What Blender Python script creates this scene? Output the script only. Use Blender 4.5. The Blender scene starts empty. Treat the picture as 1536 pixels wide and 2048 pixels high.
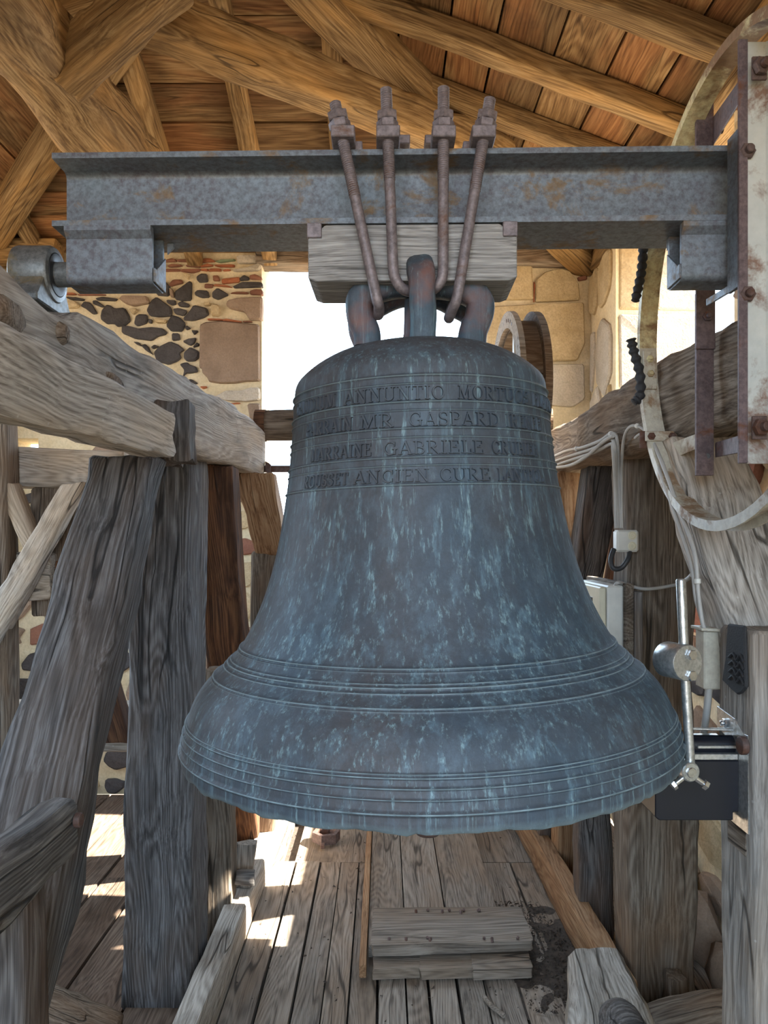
import bpy, bmesh, math, random
from mathutils import Vector as V, Matrix, noise

random.seed(7)
S = bpy.context.scene
COL = S.collection
F, CX, HY, EYE = 1540.0, 768.0, 1075.0, 1.5

# ------------------------------------------------------------------ camera, light, exposure
cam = bpy.data.cameras.new('camera')
cam.sensor_fit = 'HORIZONTAL'
cam.sensor_width = 36.0
cam.lens = F / 1536.0 * 36.0
cam.shift_y = (HY - 1024.0) / 1536.0
cam.clip_start = 0.02
camo = bpy.data.objects.new('camera', cam)
camo.location = (0, 0, EYE)
camo.rotation_euler = (math.pi / 2, 0, 0)
COL.objects.link(camo)
S.camera = camo

S.view_settings.view_transform = 'Standard'
S.view_settings.look = 'None'
S.view_settings.gamma = 1.0
S.view_settings.use_curve_mapping = False
S.view_settings.exposure = 1.3

SKY = (0.58, 0.78, 1.0, 1)
GROUND = (0.86, 0.66, 0.44, 1)
w = bpy.data.worlds.new('sky')
S.world = w
w.use_nodes = True
nt = w.node_tree
bg = nt.nodes['Background']
tc = nt.nodes.new('ShaderNodeTexCoord')
sp = nt.nodes.new('ShaderNodeSeparateXYZ')
rp = nt.nodes.new('ShaderNodeValToRGB')
rp.color_ramp.elements[0].position = 0.47
rp.color_ramp.elements[0].color = tuple(c * 0.55 for c in GROUND[:3]) + (1,)
rp.color_ramp.elements[1].position = 0.53
rp.color_ramp.elements[1].color = SKY
mp = nt.nodes.new('ShaderNodeMath')
mp.operation = 'MULTIPLY_ADD'
mp.inputs[1].default_value = 0.5
mp.inputs[2].default_value = 0.5
nt.links.new(tc.outputs['Generated'], sp.inputs[0])
nt.links.new(sp.outputs['Z'], mp.inputs[0])
nt.links.new(mp.outputs[0], rp.inputs[0])
nt.links.new(rp.outputs[0], bg.inputs[0])
bg.inputs[1].default_value = 4.2

sun = bpy.data.lights.new('sun', 'SUN')
sun.energy = 26.0
sun.color = (1.0, 0.93, 0.8)
sun.angle = 0.0093
suno = bpy.data.objects.new('sun', sun)
suno.rotation_euler = V((-1.0, 0.06, -0.9)).to_track_quat('-Z', 'Y').to_euler()
suno.location = (6, 2.5, 6)
COL.objects.link(suno)

def portal(name, loc, direction, sx, sy):
    l = bpy.data.lights.new(name, 'AREA')
    l.shape = 'RECTANGLE'
    l.size, l.size_y = sx, sy
    l.cycles.is_portal = True
    o = bpy.data.objects.new(name, l)
    o.location = loc
    o.rotation_euler = V(direction).to_track_quat('-Z', 'Z').to_euler()
    COL.objects.link(o)

# room extents
BY, RX, LX, FY = 4.5, 1.21, -2.4, -1.6          # back wall plane, right wall, left wall, front wall
WTOP, PITCH = 3.16, 0.38
WB = (-0.715, 0.60, 1.5, 3.17)                  # back window: x0 x1 z0 z1
WR = (2.66, 4.02, 1.42, 3.04)                   # right window: y0 y1 z0 z1
WL = (2.0, 3.9, 1.0, 3.05)                      # unseen left window, placed and sized to light the back wall
WF = (-1.5, 1.0, 0.7, 3.05)                     # front window (behind the photographer)
portal('window_light_back', ((WB[0] + WB[1]) / 2, BY + 0.28, (WB[2] + WB[3]) / 2), (0, -1, 0), WB[1] - WB[0], WB[3] - WB[2])
portal('window_light_right', (RX + 0.43, (WR[0] + WR[1]) / 2, (WR[2] + WR[3]) / 2), (-1, 0, 0), WR[1] - WR[0], WR[3] - WR[2])
portal('unseen_window_light_left', (LX - 0.43, (WL[0] + WL[1]) / 2, (WL[2] + WL[3]) / 2), (1, 0, 0), WL[1] - WL[0], WL[3] - WL[2])
portal('window_light_front', ((WF[0] + WF[1]) / 2, FY - 0.43, (WF[2] + WF[3]) / 2), (0, 1, 0), WF[1] - WF[0], WF[3] - WF[2])

def P(px, py, d):
    return V(((px - CX) / F * d, d, EYE - (py - HY) / F * d))

# ------------------------------------------------------------------ materials
def new_mat(name):
    m = bpy.data.materials.new(name)
    m.use_nodes = True
    n = m.node_tree
    return m, n, n.nodes['Principled BSDF']

def nd(n, kind, **kw):
    x = n.nodes.new('ShaderNode' + kind)
    for k, v in kw.items():
        setattr(x, k, v)
    return x

def setin(node, **kw):
    for k, v in kw.items():
        node.inputs[k.replace('_', ' ')].default_value = v

def ramp(n, src, stops, interp='LINEAR'):
    r = nd(n, 'ValToRGB')
    e = r.color_ramp.elements
    while len(e) < len(stops):
        e.new(0.5)
    for i, (p, c) in enumerate(stops):
        e[i].position = p
        e[i].color = (c[0], c[1], c[2], 1) if not isinstance(c, (int, float)) else (c, c, c, 1)
    r.color_ramp.interpolation = interp
    n.links.new(src, r.inputs[0])
    return r.outputs[0]

def math_(n, op, a, b=None, c=None):
    x = nd(n, 'Math', operation=op)
    for i, q in enumerate((a, b, c)):
        if q is None:
            continue
        if isinstance(q, (int, float)):
            x.inputs[i].default_value = q
        else:
            n.links.new(q, x.inputs[i])
    return x.outputs[0]

def mixc(n, fac, a, b, mode='MIX'):
    x = nd(n, 'MixRGB', blend_type=mode)
    for i, q in enumerate((fac, a, b)):
        if isinstance(q, (int, float)):
            x.inputs[i].default_value = q
        elif isinstance(q, (tuple, list)):
            x.inputs[i].default_value = (q[0], q[1], q[2], 1)
        else:
            n.links.new(q, x.inputs[i])
    return x.outputs[0]

def coords(n, per_object=True):
    t = nd(n, 'TexCoord').outputs['Object']
    if not per_object:
        return t
    oi = nd(n, 'ObjectInfo').outputs['Random']
    c = nd(n, 'CombineXYZ')
    n.links.new(math_(n, 'MULTIPLY', oi, 17.0), c.inputs[0])
    n.links.new(math_(n, 'MULTIPLY', oi, 9.0), c.inputs[1])
    n.links.new(math_(n, 'MULTIPLY', oi, 5.0), c.inputs[2])
    a = nd(n, 'VectorMath', operation='ADD')
    n.links.new(t, a.inputs[0])
    n.links.new(c.outputs[0], a.inputs[1])
    return a.outputs[0]

def noise_(n, co, scale, detail=3.0, rough=0.55, sc=None, dist=0.0):
    if sc:
        mpn = nd(n, 'Mapping')
        mpn.inputs['Scale'].default_value = sc
        n.links.new(co, mpn.inputs[0])
        co = mpn.outputs[0]
    t = nd(n, 'TexNoise')
    setin(t, Scale=scale, Detail=detail, Roughness=rough, Distortion=dist)
    n.links.new(co, t.inputs['Vector'])
    return t.outputs['Fac']

def bump(n, bsdf, h, strength, dist):
    b = nd(n, 'Bump')
    setin(b, Strength=strength, Distance=dist)
    n.links.new(h, b.inputs['Height'])
    n.links.new(b.outputs[0], bsdf.inputs['Normal'])

def wood(name, dark, mid, light, patch=None, patch_amt=0.5, rough=0.85, bmp=0.7, vary=0.25, crack=1.0, grain=1.0, spots=0.0, ring=0.1):
    m, n, b = new_mat(name)
    co = coords(n)
    # gently bend the grain so that it flows round knots
    warp = nd(n, 'TexNoise')
    setin(warp, Scale=2.3, Detail=1.0)
    n.links.new(co, warp.inputs['Vector'])
    wsub = nd(n, 'VectorMath', operation='MULTIPLY_ADD')
    n.links.new(warp.outputs['Color'], wsub.inputs[0])
    wsub.inputs[1].default_value = (0.0, 0.045, 0.045)
    n.links.new(co, wsub.inputs[2])
    co2 = wsub.outputs[0]
    fine = noise_(n, co2, 1.0, 3, 0.7, (4.5, 240 * grain, 240 * grain))
    fib = noise_(n, co2, 1.0, 4, 0.75, (1.5, 62 * grain, 62 * grain))
    low = noise_(n, co2, 1.0, 2, 0.45, (0.45, 4.5, 4.5))
    cath = math_(n, 'MULTIPLY_ADD', math_(n, 'SINE', math_(n, 'MULTIPLY', low, 300.0 * grain)), 0.5, 0.5)
    pat = noise_(n, co, 1.0, 3, 0.65, (1.3, 4.5, 4.5))
    h = math_(n, 'ADD', math_(n, 'ADD', math_(n, 'MULTIPLY', fine, 0.5 - ring * 0.5), math_(n, 'MULTIPLY', fib, 0.5 - ring * 0.5)), math_(n, 'MULTIPLY', cath, ring))
    col = ramp(n, h, [(0.37, dark), (0.495, mid), (0.62, light)])
    if patch:
        pf = ramp(n, pat, [(0.45, 0.0), (0.60, patch_amt)])
        col = mixc(n, pf, col, mixc(n, 0.45, patch, mixc(n, 1.0, mixc(n, 1.0, col, patch, 'MULTIPLY'), (3.2, 3.2, 3.2), 'MULTIPLY')))
    blot = noise_(n, co, 1.0, 4, 0.7, (2.6, 7.0, 7.0))
    col = mixc(n, ramp(n, blot, [(0.56, 0.0), (0.72, 0.55)]), col, tuple(c * 0.5 for c in dark))
    tone = ramp(n, noise_(n, co, 1.0, 1, 0.5, (0.7, 3, 3)), [(0.3, 1.0 - vary), (0.7, 1.0 + 0.0)])
    col = mixc(n, 1.0, col, tone, 'MULTIPLY')
    oi = nd(n, 'ObjectInfo').outputs['Random']
    col = mixc(n, 1.0, col, ramp(n, oi, [(0.0, 1.0 - vary * 0.7), (1.0, 1.0)]), 'MULTIPLY')
    ck = noise_(n, co2, 1.0, 1, 0.5, (0.75, 13, 13))
    ckm = math_(n, 'ABSOLUTE', math_(n, 'SUBTRACT', ck, 0.5))
    gate = ramp(n, noise_(n, co, 1.0, 1, 0.5, (1.8, 3.0, 3.0)), [(0.5, 0.0), (0.56, 1.0)])
    ckf = math_(n, 'MULTIPLY', ramp(n, ckm, [(0.004, 1.0), (0.014, 0.0)]), math_(n, 'MULTIPLY', gate, crack))
    col = mixc(n, math_(n, 'MULTIPLY', ckf, 0.8), col, tuple(c * 0.25 for c in dark))
    if spots:
        sv = nd(n, 'TexVoronoi')
        setin(sv, Scale=26.0, Randomness=1.0)
        n.links.new(co, sv.inputs['Vector'])
        sf = ramp(n, sv.outputs['Distance'], [(0.05, spots), (0.10, 0.0)])
        col = mixc(n, sf, col, (0.62, 0.6, 0.56))
    n.links.new(col, b.inputs['Base Color'])
    b.inputs['Roughness'].default_value = rough
    b.inputs['Specular IOR Level'].default_value = 0.25
    hh = math_(n, 'SUBTRACT', h, math_(n, 'MULTIPLY', ckf, 1.6))
    bump(n, b, hh, bmp, 0.006)
    return m

M = {}
M['rail'] = wood('weathered_oak_pale', (0.22, 0.19, 0.16), (0.46, 0.41, 0.355), (0.66, 0.60, 0.535), (0.50, 0.40, 0.29), 0.5, spots=0.4)
M['railg'] = wood('weathered_oak_pale_grey', (0.19, 0.165, 0.145), (0.37, 0.335, 0.30), (0.56, 0.515, 0.465), (0.42, 0.32, 0.23), 0.5, spots=0.3)
M['postb'] = wood('weathered_oak_blue_grey', (0.05, 0.048, 0.05), (0.125, 0.12, 0.122), (0.26, 0.26, 0.272), (0.21, 0.13, 0.075), 0.32)
M['railr'] = wood('weathered_oak_brown', (0.095, 0.07, 0.05), (0.215, 0.168, 0.128), (0.36, 0.30, 0.24), (0.24, 0.15, 0.085), 0.6)
M['post'] = wood('weathered_oak_grey', (0.065, 0.058, 0.055), (0.165, 0.152, 0.145), (0.33, 0.31, 0.295), (0.27, 0.17, 0.095), 0.6)
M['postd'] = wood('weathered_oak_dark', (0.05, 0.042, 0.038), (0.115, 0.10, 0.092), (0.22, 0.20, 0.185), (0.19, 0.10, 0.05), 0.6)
M['red'] = wood('oak_red_brown', (0.045, 0.02, 0.012), (0.15, 0.065, 0.03), (0.27, 0.13, 0.06), (0.07, 0.05, 0.045), 0.6, bmp=0.4)
M['orange'] = wood('oak_orange', (0.18, 0.09, 0.04), (0.37, 0.21, 0.11), (0.50, 0.33, 0.19), (0.34, 0.22, 0.13), 0.5, bmp=0.4)
M['roof'] = wood('pine_roof_board', (0.115, 0.056, 0.02), (0.275, 0.158, 0.068), (0.42, 0.265, 0.13), (0.42, 0.17, 0.065), 0.4, bmp=0.25, vary=0.5, crack=0.7, grain=0.6)
M['roofb'] = wood('oak_roof_timber', (0.11, 0.06, 0.024), (0.255, 0.158, 0.072), (0.42, 0.285, 0.145), (0.50, 0.33, 0.14), 0.65, bmp=0.45, vary=0.3, crack=0.9, grain=0.7)
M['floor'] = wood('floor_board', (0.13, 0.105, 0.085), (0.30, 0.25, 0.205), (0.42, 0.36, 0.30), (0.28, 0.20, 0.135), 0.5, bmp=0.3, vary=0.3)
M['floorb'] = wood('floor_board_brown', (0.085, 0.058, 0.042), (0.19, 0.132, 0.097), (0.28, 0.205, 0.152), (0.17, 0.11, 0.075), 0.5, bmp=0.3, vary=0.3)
M['block'] = wood('oak_block_silver', (0.11, 0.108, 0.105), (0.34, 0.335, 0.33), (0.56, 0.56, 0.555), None, bmp=0.6, vary=0.15, crack=0.3, grain=1.2, ring=0.0)

def steel(name, base, base2, rust, rust_amt, rough=0.55, metal=0.35, scale=9.0, mottle=0.6):
    m, n, b = new_mat(name)
    co = coords(n)
    a = noise_(n, co, scale, 5, 0.7)
    f = noise_(n, co, scale * 9, 3, 0.6)
    col = mixc(n, ramp(n, a, [(0.35, 0.0), (0.65, 1.0)]), base, base2)
    col = mixc(n, ramp(n, f, [(0.35, 0.0), (0.7, mottle * .9)]), col, tuple(c * 0.5 for c in base))
    mot = noise_(n, co, scale * 8.0, 4, 0.75)
    col = mixc(n, ramp(n, mot, [(0.40, 0.0), (0.62, mottle)]), col, tuple(min(.8, c * 1.5) for c in base2))
    r = noise_(n, co, scale * 0.8, 6, 0.72, (1, 1, 1.3), 0.4)
    rf = ramp(n, r, [(0.62 - 0.25 * rust_amt, 0.0), (0.70 - 0.2 * rust_amt, 0.85)])
    col = mixc(n, rf, col, mixc(n, f, rust, tuple(c * 0.45 for c in rust)))
    n.links.new(col, b.inputs['Base Color'])
    b.inputs['Metallic'].default_value = metal
    n.links.new(ramp(n, math_(n, 'ADD', math_(n, 'MULTIPLY', f, 0.4), math_(n, 'MULTIPLY', rf, 0.6)), [(0.0, rough - 0.12), (1.0, min(0.95, rough + 0.3))]), b.inputs['Roughness'])
    bump(n, b, math_(n, 'ADD', f, a), 0.25, 0.002)
    return m

M['steel'] = steel('mill_steel', (0.13, 0.125, 0.145), (0.15, 0.18, 0.205), (0.30, 0.20, 0.11), 0.3)
M['rod'] = steel('rusted_rod_steel', (0.165, 0.14, 0.15), (0.21, 0.18, 0.19), (0.22, 0.12, 0.08), 0.25, rough=0.6)
M['bar'] = steel('purple_grey_bar', (0.115, 0.085, 0.09), (0.15, 0.11, 0.115), (0.25, 0.10, 0.05), 0.25, rough=0.6)
M['iron'] = steel('dark_iron', (0.10, 0.07, 0.065), (0.14, 0.095, 0.085), (0.17, 0.075, 0.045), 0.6, rough=0.7)
M['bear'] = steel('bearing_steel', (0.12, 0.125, 0.125), (0.17, 0.175, 0.17), (0.34, 0.25, 0.12), 0.42, rough=0.5)
M['white'] = steel('white_paint_rusting', (0.54, 0.58, 0.56), (0.62, 0.64, 0.60), (0.26, 0.105, 0.05), 0.44, rough=0.45, metal=0.0, scale=6.5, mottle=0.1)
M['cream'] = steel('cream_paint_rusting', (0.46, 0.42, 0.34), (0.58, 0.53, 0.43), (0.33, 0.17, 0.07), 0.36, rough=0.5, metal=0.0, scale=7.0, mottle=0.25)
M['creamr'] = steel('cream_paint_very_rusty', (0.60, 0.47, 0.24), (0.66, 0.55, 0.32), (0.24, 0.10, 0.045), 0.75, rough=0.5, metal=0.0, scale=8.0)
M['zinc'] = steel('zinc_plated_steel', (0.50, 0.52, 0.52), (0.60, 0.61, 0.59), (0.45, 0.42, 0.33), 0.05, rough=0.36, metal=0.85, scale=14)
M['bright'] = steel('bright_bolt_steel', (0.72, 0.74, 0.76), (0.80, 0.81, 0.82), (0.6, 0.58, 0.5), 0.0, rough=0.25, metal=0.95, scale=14)

def plain(name, c, rough=0.5, metal=0.0, var=0.12, scale=12, bmp=0.1):
    m, n, b = new_mat(name)
    co = coords(n)
    a = noise_(n, co, scale, 4, 0.6)
    col = mixc(n, ramp(n, a, [(0.3, 0.0), (0.7, 1.0)]), tuple(x * (1 - var) for x in c), tuple(min(1, x * (1 + var)) for x in c))
    n.links.new(col, b.inputs['Base Color'])
    b.inputs['Roughness'].default_value = rough
    b.inputs['Metallic'].default_value = metal
    bump(n, b, noise_(n, co, scale * 6, 3), bmp, 0.002)
    return m

M['navy'] = plain('black_blue_plastic', (0.006, 0.007, 0.012), 0.38)
M['rubber'] = plain('black_rubber', (0.022, 0.022, 0.024), 0.7, scale=40, bmp=0.5)
M['cable'] = plain('grey_cable', (0.42, 0.40, 0.37), 0.5)
M['blackc'] = plain('black_cable', (0.03, 0.03, 0.032), 0.5)
M['pbox'] = plain('white_plastic_box', (0.62, 0.60, 0.54), 0.45)
M['creamp'] = plain('cream_plastic', (0.66, 0.60, 0.44), 0.45)
M['glassd'] = plain('dark_window_pane', (0.02, 0.02, 0.022), 0.15)
M['soil'] = plain('dark_dirt', (0.055, 0.04, 0.03), 0.95, var=0.5, scale=60, bmp=0.9)

def stone(name, c1, c2, speck=0.5, bmp=0.6, scale=9):
    m, n, b = new_mat(name)
    co = coords(n)
    a = noise_(n, co, scale, 5, 0.65)
    f = noise_(n, co, scale * 11, 3, 0.6)
    col = mixc(n, ramp(n, a, [(0.3, 0.0), (0.7, 1.0)]), c1, c2)
    col = mixc(n, ramp(n, f, [(0.4, 0.0), (0.75, speck)]), col, tuple(c * 0.45 for c in c1))
    oi = nd(n, 'ObjectInfo').outputs['Random']
    col = mixc(n, 1.0, col, ramp(n, oi, [(0.0, 0.78), (1.0, 1.05)]), 'MULTIPLY')
    n.links.new(col, b.inputs['Base Color'])
    b.inputs['Roughness'].default_value = 0.92
    b.inputs['Specular IOR Level'].default_value = 0.2
    bump(n, b, math_(n, 'ADD', a, math_(n, 'MULTIPLY', f, 0.5)), bmp, 0.01)
    return m

M['mortar'] = stone('lime_mortar', (0.66, 0.53, 0.33), (0.82, 0.70, 0.49), 0.3, 0.8, 6)
M['basalt'] = stone('dark_basalt', (0.055, 0.05, 0.05), (0.105, 0.094, 0.092), 0.35)
M['brown'] = stone('brown_stone', (0.27, 0.19, 0.135), (0.38, 0.275, 0.20), 0.3)
M['tan'] = stone('tan_stone', (0.44, 0.33, 0.185), (0.62, 0.49, 0.31), 0.4)
M['grey'] = stone('grey_tan_stone', (0.46, 0.40, 0.32), (0.62, 0.55, 0.46), 0.4)
M['brick'] = stone('red_brick', (0.36, 0.115, 0.055), (0.46, 0.19, 0.10), 0.3)
M['brickd'] = stone('dark_red_brick', (0.22, 0.10, 0.07), (0.30, 0.14, 0.09), 0.3)
M['green'] = stone('green_mossy_brick', (0.20, 0.26, 0.15), (0.27, 0.33, 0.20), 0.3)

def bronze(name, red, edge=0.65, streak=1.0):
    m, n, b = new_mat(name)
    co = coords(n, False)
    st = noise_(n, co, 1.0, 5, 0.7, (52, 52, 2.4), 0.3)
    st2 = noise_(n, co, 1.0, 4, 0.7, (150, 150, 5.0))
    big = noise_(n, co, 2.6, 4, 0.6, (1, 1, 0.55))
    fine = noise_(n, co, 55.0, 4, 0.7)
    base = mixc(n, ramp(n, big, [(0.36, 0.0), (0.64, 1.0)]), (0.080, 0.078, 0.086), (0.046, 0.083, 0.122))
    base = mixc(n, ramp(n, fine, [(0.3, 0.0), (0.75, 0.6)]), base, (0.034, 0.040, 0.046))
    s1 = math_(n, 'MULTIPLY', ramp(n, st, [(0.52, 0.0), (0.70, 0.9)]), ramp(n, big, [(0.30, 0.25), (0.62, 1.0)]))
    mott = noise_(n, co, 24.0, 6, 0.75, (1, 1, 0.5))
    base = mixc(n, ramp(n, mott, [(0.48, 0.0), (0.66, 0.42 * streak)]), base, (0.115, 0.172, 0.222))
    s1 = math_(n, 'MULTIPLY', s1, streak)
    base = mixc(n, s1, base, (0.12, 0.20, 0.255))
    s2 = math_(n, 'MULTIPLY', ramp(n, st2, [(0.53, 0.0), (0.68, 1.0)]), ramp(n, st, [(0.45, 0.0), (0.58, 0.85)]))
    s2 = math_(n, 'MULTIPLY', s2, streak)
    base = mixc(n, s2, base, (0.23, 0.35, 0.38))
    gp = nd(n, 'NewGeometry').outputs['Pointiness']
    if edge: base = mixc(n, ramp(n, gp, [(0.515, 0.0), (0.56, edge)]), base, (0.27, 0.36, 0.38))
    if red:
        rf = noise_(n, co, 7.0, 4, 0.6)
        base = mixc(n, ramp(n, rf, [(0.50, 0.0), (0.66, 0.6)]), base, (0.24, 0.10, 0.07))
    n.links.new(base, b.inputs['Base Color'])
    b.inputs['Metallic'].default_value = 0.15
    b.inputs['Roughness'].default_value = 0.62
    bump(n, b, math_(n, 'ADD', fine, math_(n, 'MULTIPLY', st, 0.5)), 0.22, 0.004)
    return m

M['bronze'] = bronze('bronze_patina', False)
M['crown'] = bronze('bronze_patina_reddish', True, 0.0)
M['moulding'] = plain('light_patina_edge', (0.17, 0.23, 0.255), 0.6, var=0.45, scale=30)
M['letters'] = bronze('bronze_patina_lettering', False, 0.0, 0.3)

# ------------------------------------------------------------------ builders
WM = {}

def put(o, parent=None, mw=None):
    mw = mw or Matrix.Identity(4)
    COL.objects.link(o)
    WM[o] = mw
    if parent is not None:
        o.parent = parent
        o.matrix_parent_inverse = WM[parent].inverted()
    o.matrix_basis = mw
    return o

def empty(name, loc, label, cat, group=None, kind=None):
    o = bpy.data.objects.new(name, None)
    o.empty_display_size = 0.1
    put(o, None, Matrix.Translation(V(loc)))
    return tag(o, label, cat, group, kind)

def tag(o, label=None, cat=None, group=None, kind=None):
    if label: o['label'] = label
    if cat: o['category'] = cat
    if group: o['group'] = group
    if kind: o['kind'] = kind
    return o

def mesh(name, verts, faces, mat, parent=None, mw=None, smooth=False, auto=None):
    """verts in world space; stored in the local frame mw"""
    mw = mw or Matrix.Translation(sum((V(v) for v in verts), V()) / len(verts))
    inv = mw.inverted()
    me = bpy.data.meshes.new(name)
    me.from_pydata([inv @ V(v) for v in verts], [], faces)
    bm = bmesh.new(); bm.from_mesh(me)
    bmesh.ops.recalc_face_normals(bm, faces=bm.faces)
    bm.to_mesh(me); bm.free()
    me.materials.append(M[mat] if isinstance(mat, str) else mat)
    if smooth or auto:
        me.shade_smooth()
        if auto:
            me.set_sharp_from_angle(angle=math.radians(auto))
    return put(bpy.data.objects.new(name, me), parent, mw)

def from_bm(name, bm, mat, parent=None, mw=None, auto=None):
    """bm in local space of mw"""
    me = bpy.data.meshes.new(name)
    bmesh.ops.recalc_face_normals(bm, faces=bm.faces)
    bm.to_mesh(me); bm.free()
    me.materials.append(M[mat] if isinstance(mat, str) else mat)
    if auto:
        me.shade_smooth()
        me.set_sharp_from_angle(angle=math.radians(auto))
    return put(bpy.data.objects.new(name, me), parent, mw)

def frame(o, x, y):
    x = V(x).normalized()
    z = x.cross(V(y)).normalized()
    y = z.cross(x)
    m = Matrix((x, y, z)).transposed().to_4x4()
    m.translation = V(o)
    return m

def box(name, lo, hi, mat, parent=None, bev=0.003, axis=None):
    lo, hi = V(lo), V(hi)
    c, s = (lo + hi) / 2, hi - lo
    i = axis if axis is not None else max(range(3), key=lambda k: s[k])
    ax = [V((1, 0, 0)), V((0, 1, 0)), V((0, 0, 1))]
    mw = frame(c, ax[i], ax[(i + 1) % 3])
    bm = bmesh.new()
    bmesh.ops.create_cube(bm, size=1)
    dims = V((s[i], s[(i + 1) % 3], s[(i + 2) % 3]))
    for v in bm.verts:
        v.co = V((v.co.x * dims.x, v.co.y * dims.y, v.co.z * dims.z))
    if bev:
        bmesh.ops.bevel(bm, geom=bm.edges[:], offset=min(bev, min(s) * 0.3), segments=1, affect='EDGES')
    return from_bm(name, bm, mat, parent, mw)

def prism(name, poly, ext, mat, parent=None, bev=0.003, axis=None):
    """world polygon extruded by ext"""
    poly = [V(p) for p in poly]
    ext = V(ext)
    c = sum(poly, V()) / len(poly)
    x = V(axis) if axis is not None else max((poly[(i + 1) % len(poly)] - poly[i] for i in range(len(poly))), key=lambda e: e.length)
    mw = frame(c, x, ext)
    inv = mw.inverted()
    bm = bmesh.new()
    a = [bm.verts.new(inv @ p) for p in poly]
    b = [bm.verts.new(inv @ (p + ext)) for p in poly]
    n = len(poly)
    bm.faces.new(a); bm.faces.new(b[::-1])
    for i in range(n):
        bm.faces.new((a[i], a[(i + 1) % n], b[(i + 1) % n], b[i]))
    if bev:
        bmesh.ops.recalc_face_normals(bm, faces=bm.faces)
        bmesh.ops.bevel(bm, geom=bm.edges[:], offset=bev, segments=1, affect='EDGES')
    return from_bm(name, bm, mat, parent, mw)

def timber(name, A, B, mat, parent=None, sec=14, sub=4, rnd=0.06, amp=0.006, bend=None, seed=None, end=0.01, low=0.010):
    """sawn timber between two end quads (a0..a3 -> b0..b3), edges worn, faces uneven"""
    A = [V(p) for p in A]; B = [V(p) for p in B]
    ca, cb = sum(A, V()) / 4, sum(B, V()) / 4
    mw = frame(ca, cb - ca, A[1] - A[0])
    inv = mw.inverted()
    sd = V((seed if seed is not None else random.random() * 50, random.random() * 50, 3.0))
    ring = []
    c = rnd
    cs = [(0, 0), (1, 0), (1, 1), (0, 1)]
    for k in range(4):
        p, q = V((*cs[k], 0)), V((*cs[(k + 1) % 4], 0))
        d = (q - p)
        for i in range(sub + 1):
            t = c + (1 - 2 * c) * i / sub
            ring.append(p + d * t)
    nr = len(ring)
    verts, faces = [], []
    L = (cb - ca).length
    for s in range(sec + 1):
        t = s / sec
        Q = [A[i].lerp(B[i], t) for i in range(4)]
        cc = sum(Q, V()) / 4
        for r in ring:
            p = (Q[0] * (1 - r.x) + Q[1] * r.x) * (1 - r.y) + (Q[3] * (1 - r.x) + Q[2] * r.x) * r.y
            out = (p - cc)
            out = out - (cb - ca).normalized() * out.dot((cb - ca).normalized())
            out.normalize()
            nz = noise.noise(p * 14.0 + sd) * amp + noise.noise(p * 3.5 + sd) * low
            corner = (abs(r.x - 0.5) + abs(r.y - 0.5) > 0.9 - c)
            if corner:
                nz += min(0, noise.noise(p * 22.0 - sd)) * amp * 1.6
            q = p + out * nz + (bend(t, r) if bend else V())
            if s in (0, sec):
                q += (cb - ca).normalized() * noise.noise(p * 25 + sd) * end
            verts.append(q)
    for s in range(sec):
        for i in range(nr):
            a, b = s * nr + i, s * nr + (i + 1) % nr
            faces.append((a, b, b + nr, a + nr))
    # end caps slightly inset for a worn arris
    for s, sign in ((0, -1), (sec, 1)):
        base = s * nr
        cen = sum((verts[base + i] for i in range(nr)), V()) / nr
        st = len(verts)
        ax = (cb - ca).normalized() * sign * min(0.008, L * 0.02)
        for i in range(nr):
            verts.append(cen + (verts[base + i] - cen) * 0.93 + ax)
        for i in range(nr):
            faces.append((base + i, base + (i + 1) % nr, st + (i + 1) % nr, st + i))
        verts.append(cen + ax)
        for i in range(nr):
            faces.append((st + i, st + (i + 1) % nr, len(verts) - 1))
    return mesh(name, verts, faces, mat, parent, mw, auto=50)

def quad_y(x0, x1, z0, z1, y):          # cross-section for a timber running in depth
    return [(x0, y, z0), (x1, y, z0), (x1, y, z1), (x0, y, z1)]

def quad_x(x, y0, y1, z0, z1):          # cross-section for a timber running across
    return [(x, y0, z0), (x, y1, z0), (x, y1, z1), (x, y0, z1)]

def quad_z(x0, x1, y0, y1, z):          # cross-section for an upright
    return [(x0, y0, z), (x1, y0, z), (x1, y1, z), (x0, y1, z)]

def spline(pts, n=8):
    pts = [V(p) for p in pts]
    if len(pts) < 3:
        return pts
    out = []
    for i in range(len(pts) - 1):
        p0 = pts[max(i - 1, 0)]; p1 = pts[i]; p2 = pts[i + 1]; p3 = pts[min(i + 2, len(pts) - 1)]
        for k in range(n):
            t = k / n
            out.append(0.5 * ((2 * p1) + (p2 - p0) * t + (2 * p0 - 5 * p1 + 4 * p2 - p3) * t * t + (3 * p1 - p0 - 3 * p2 + p3) * t ** 3))
    out.append(pts[-1])
    return out

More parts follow.
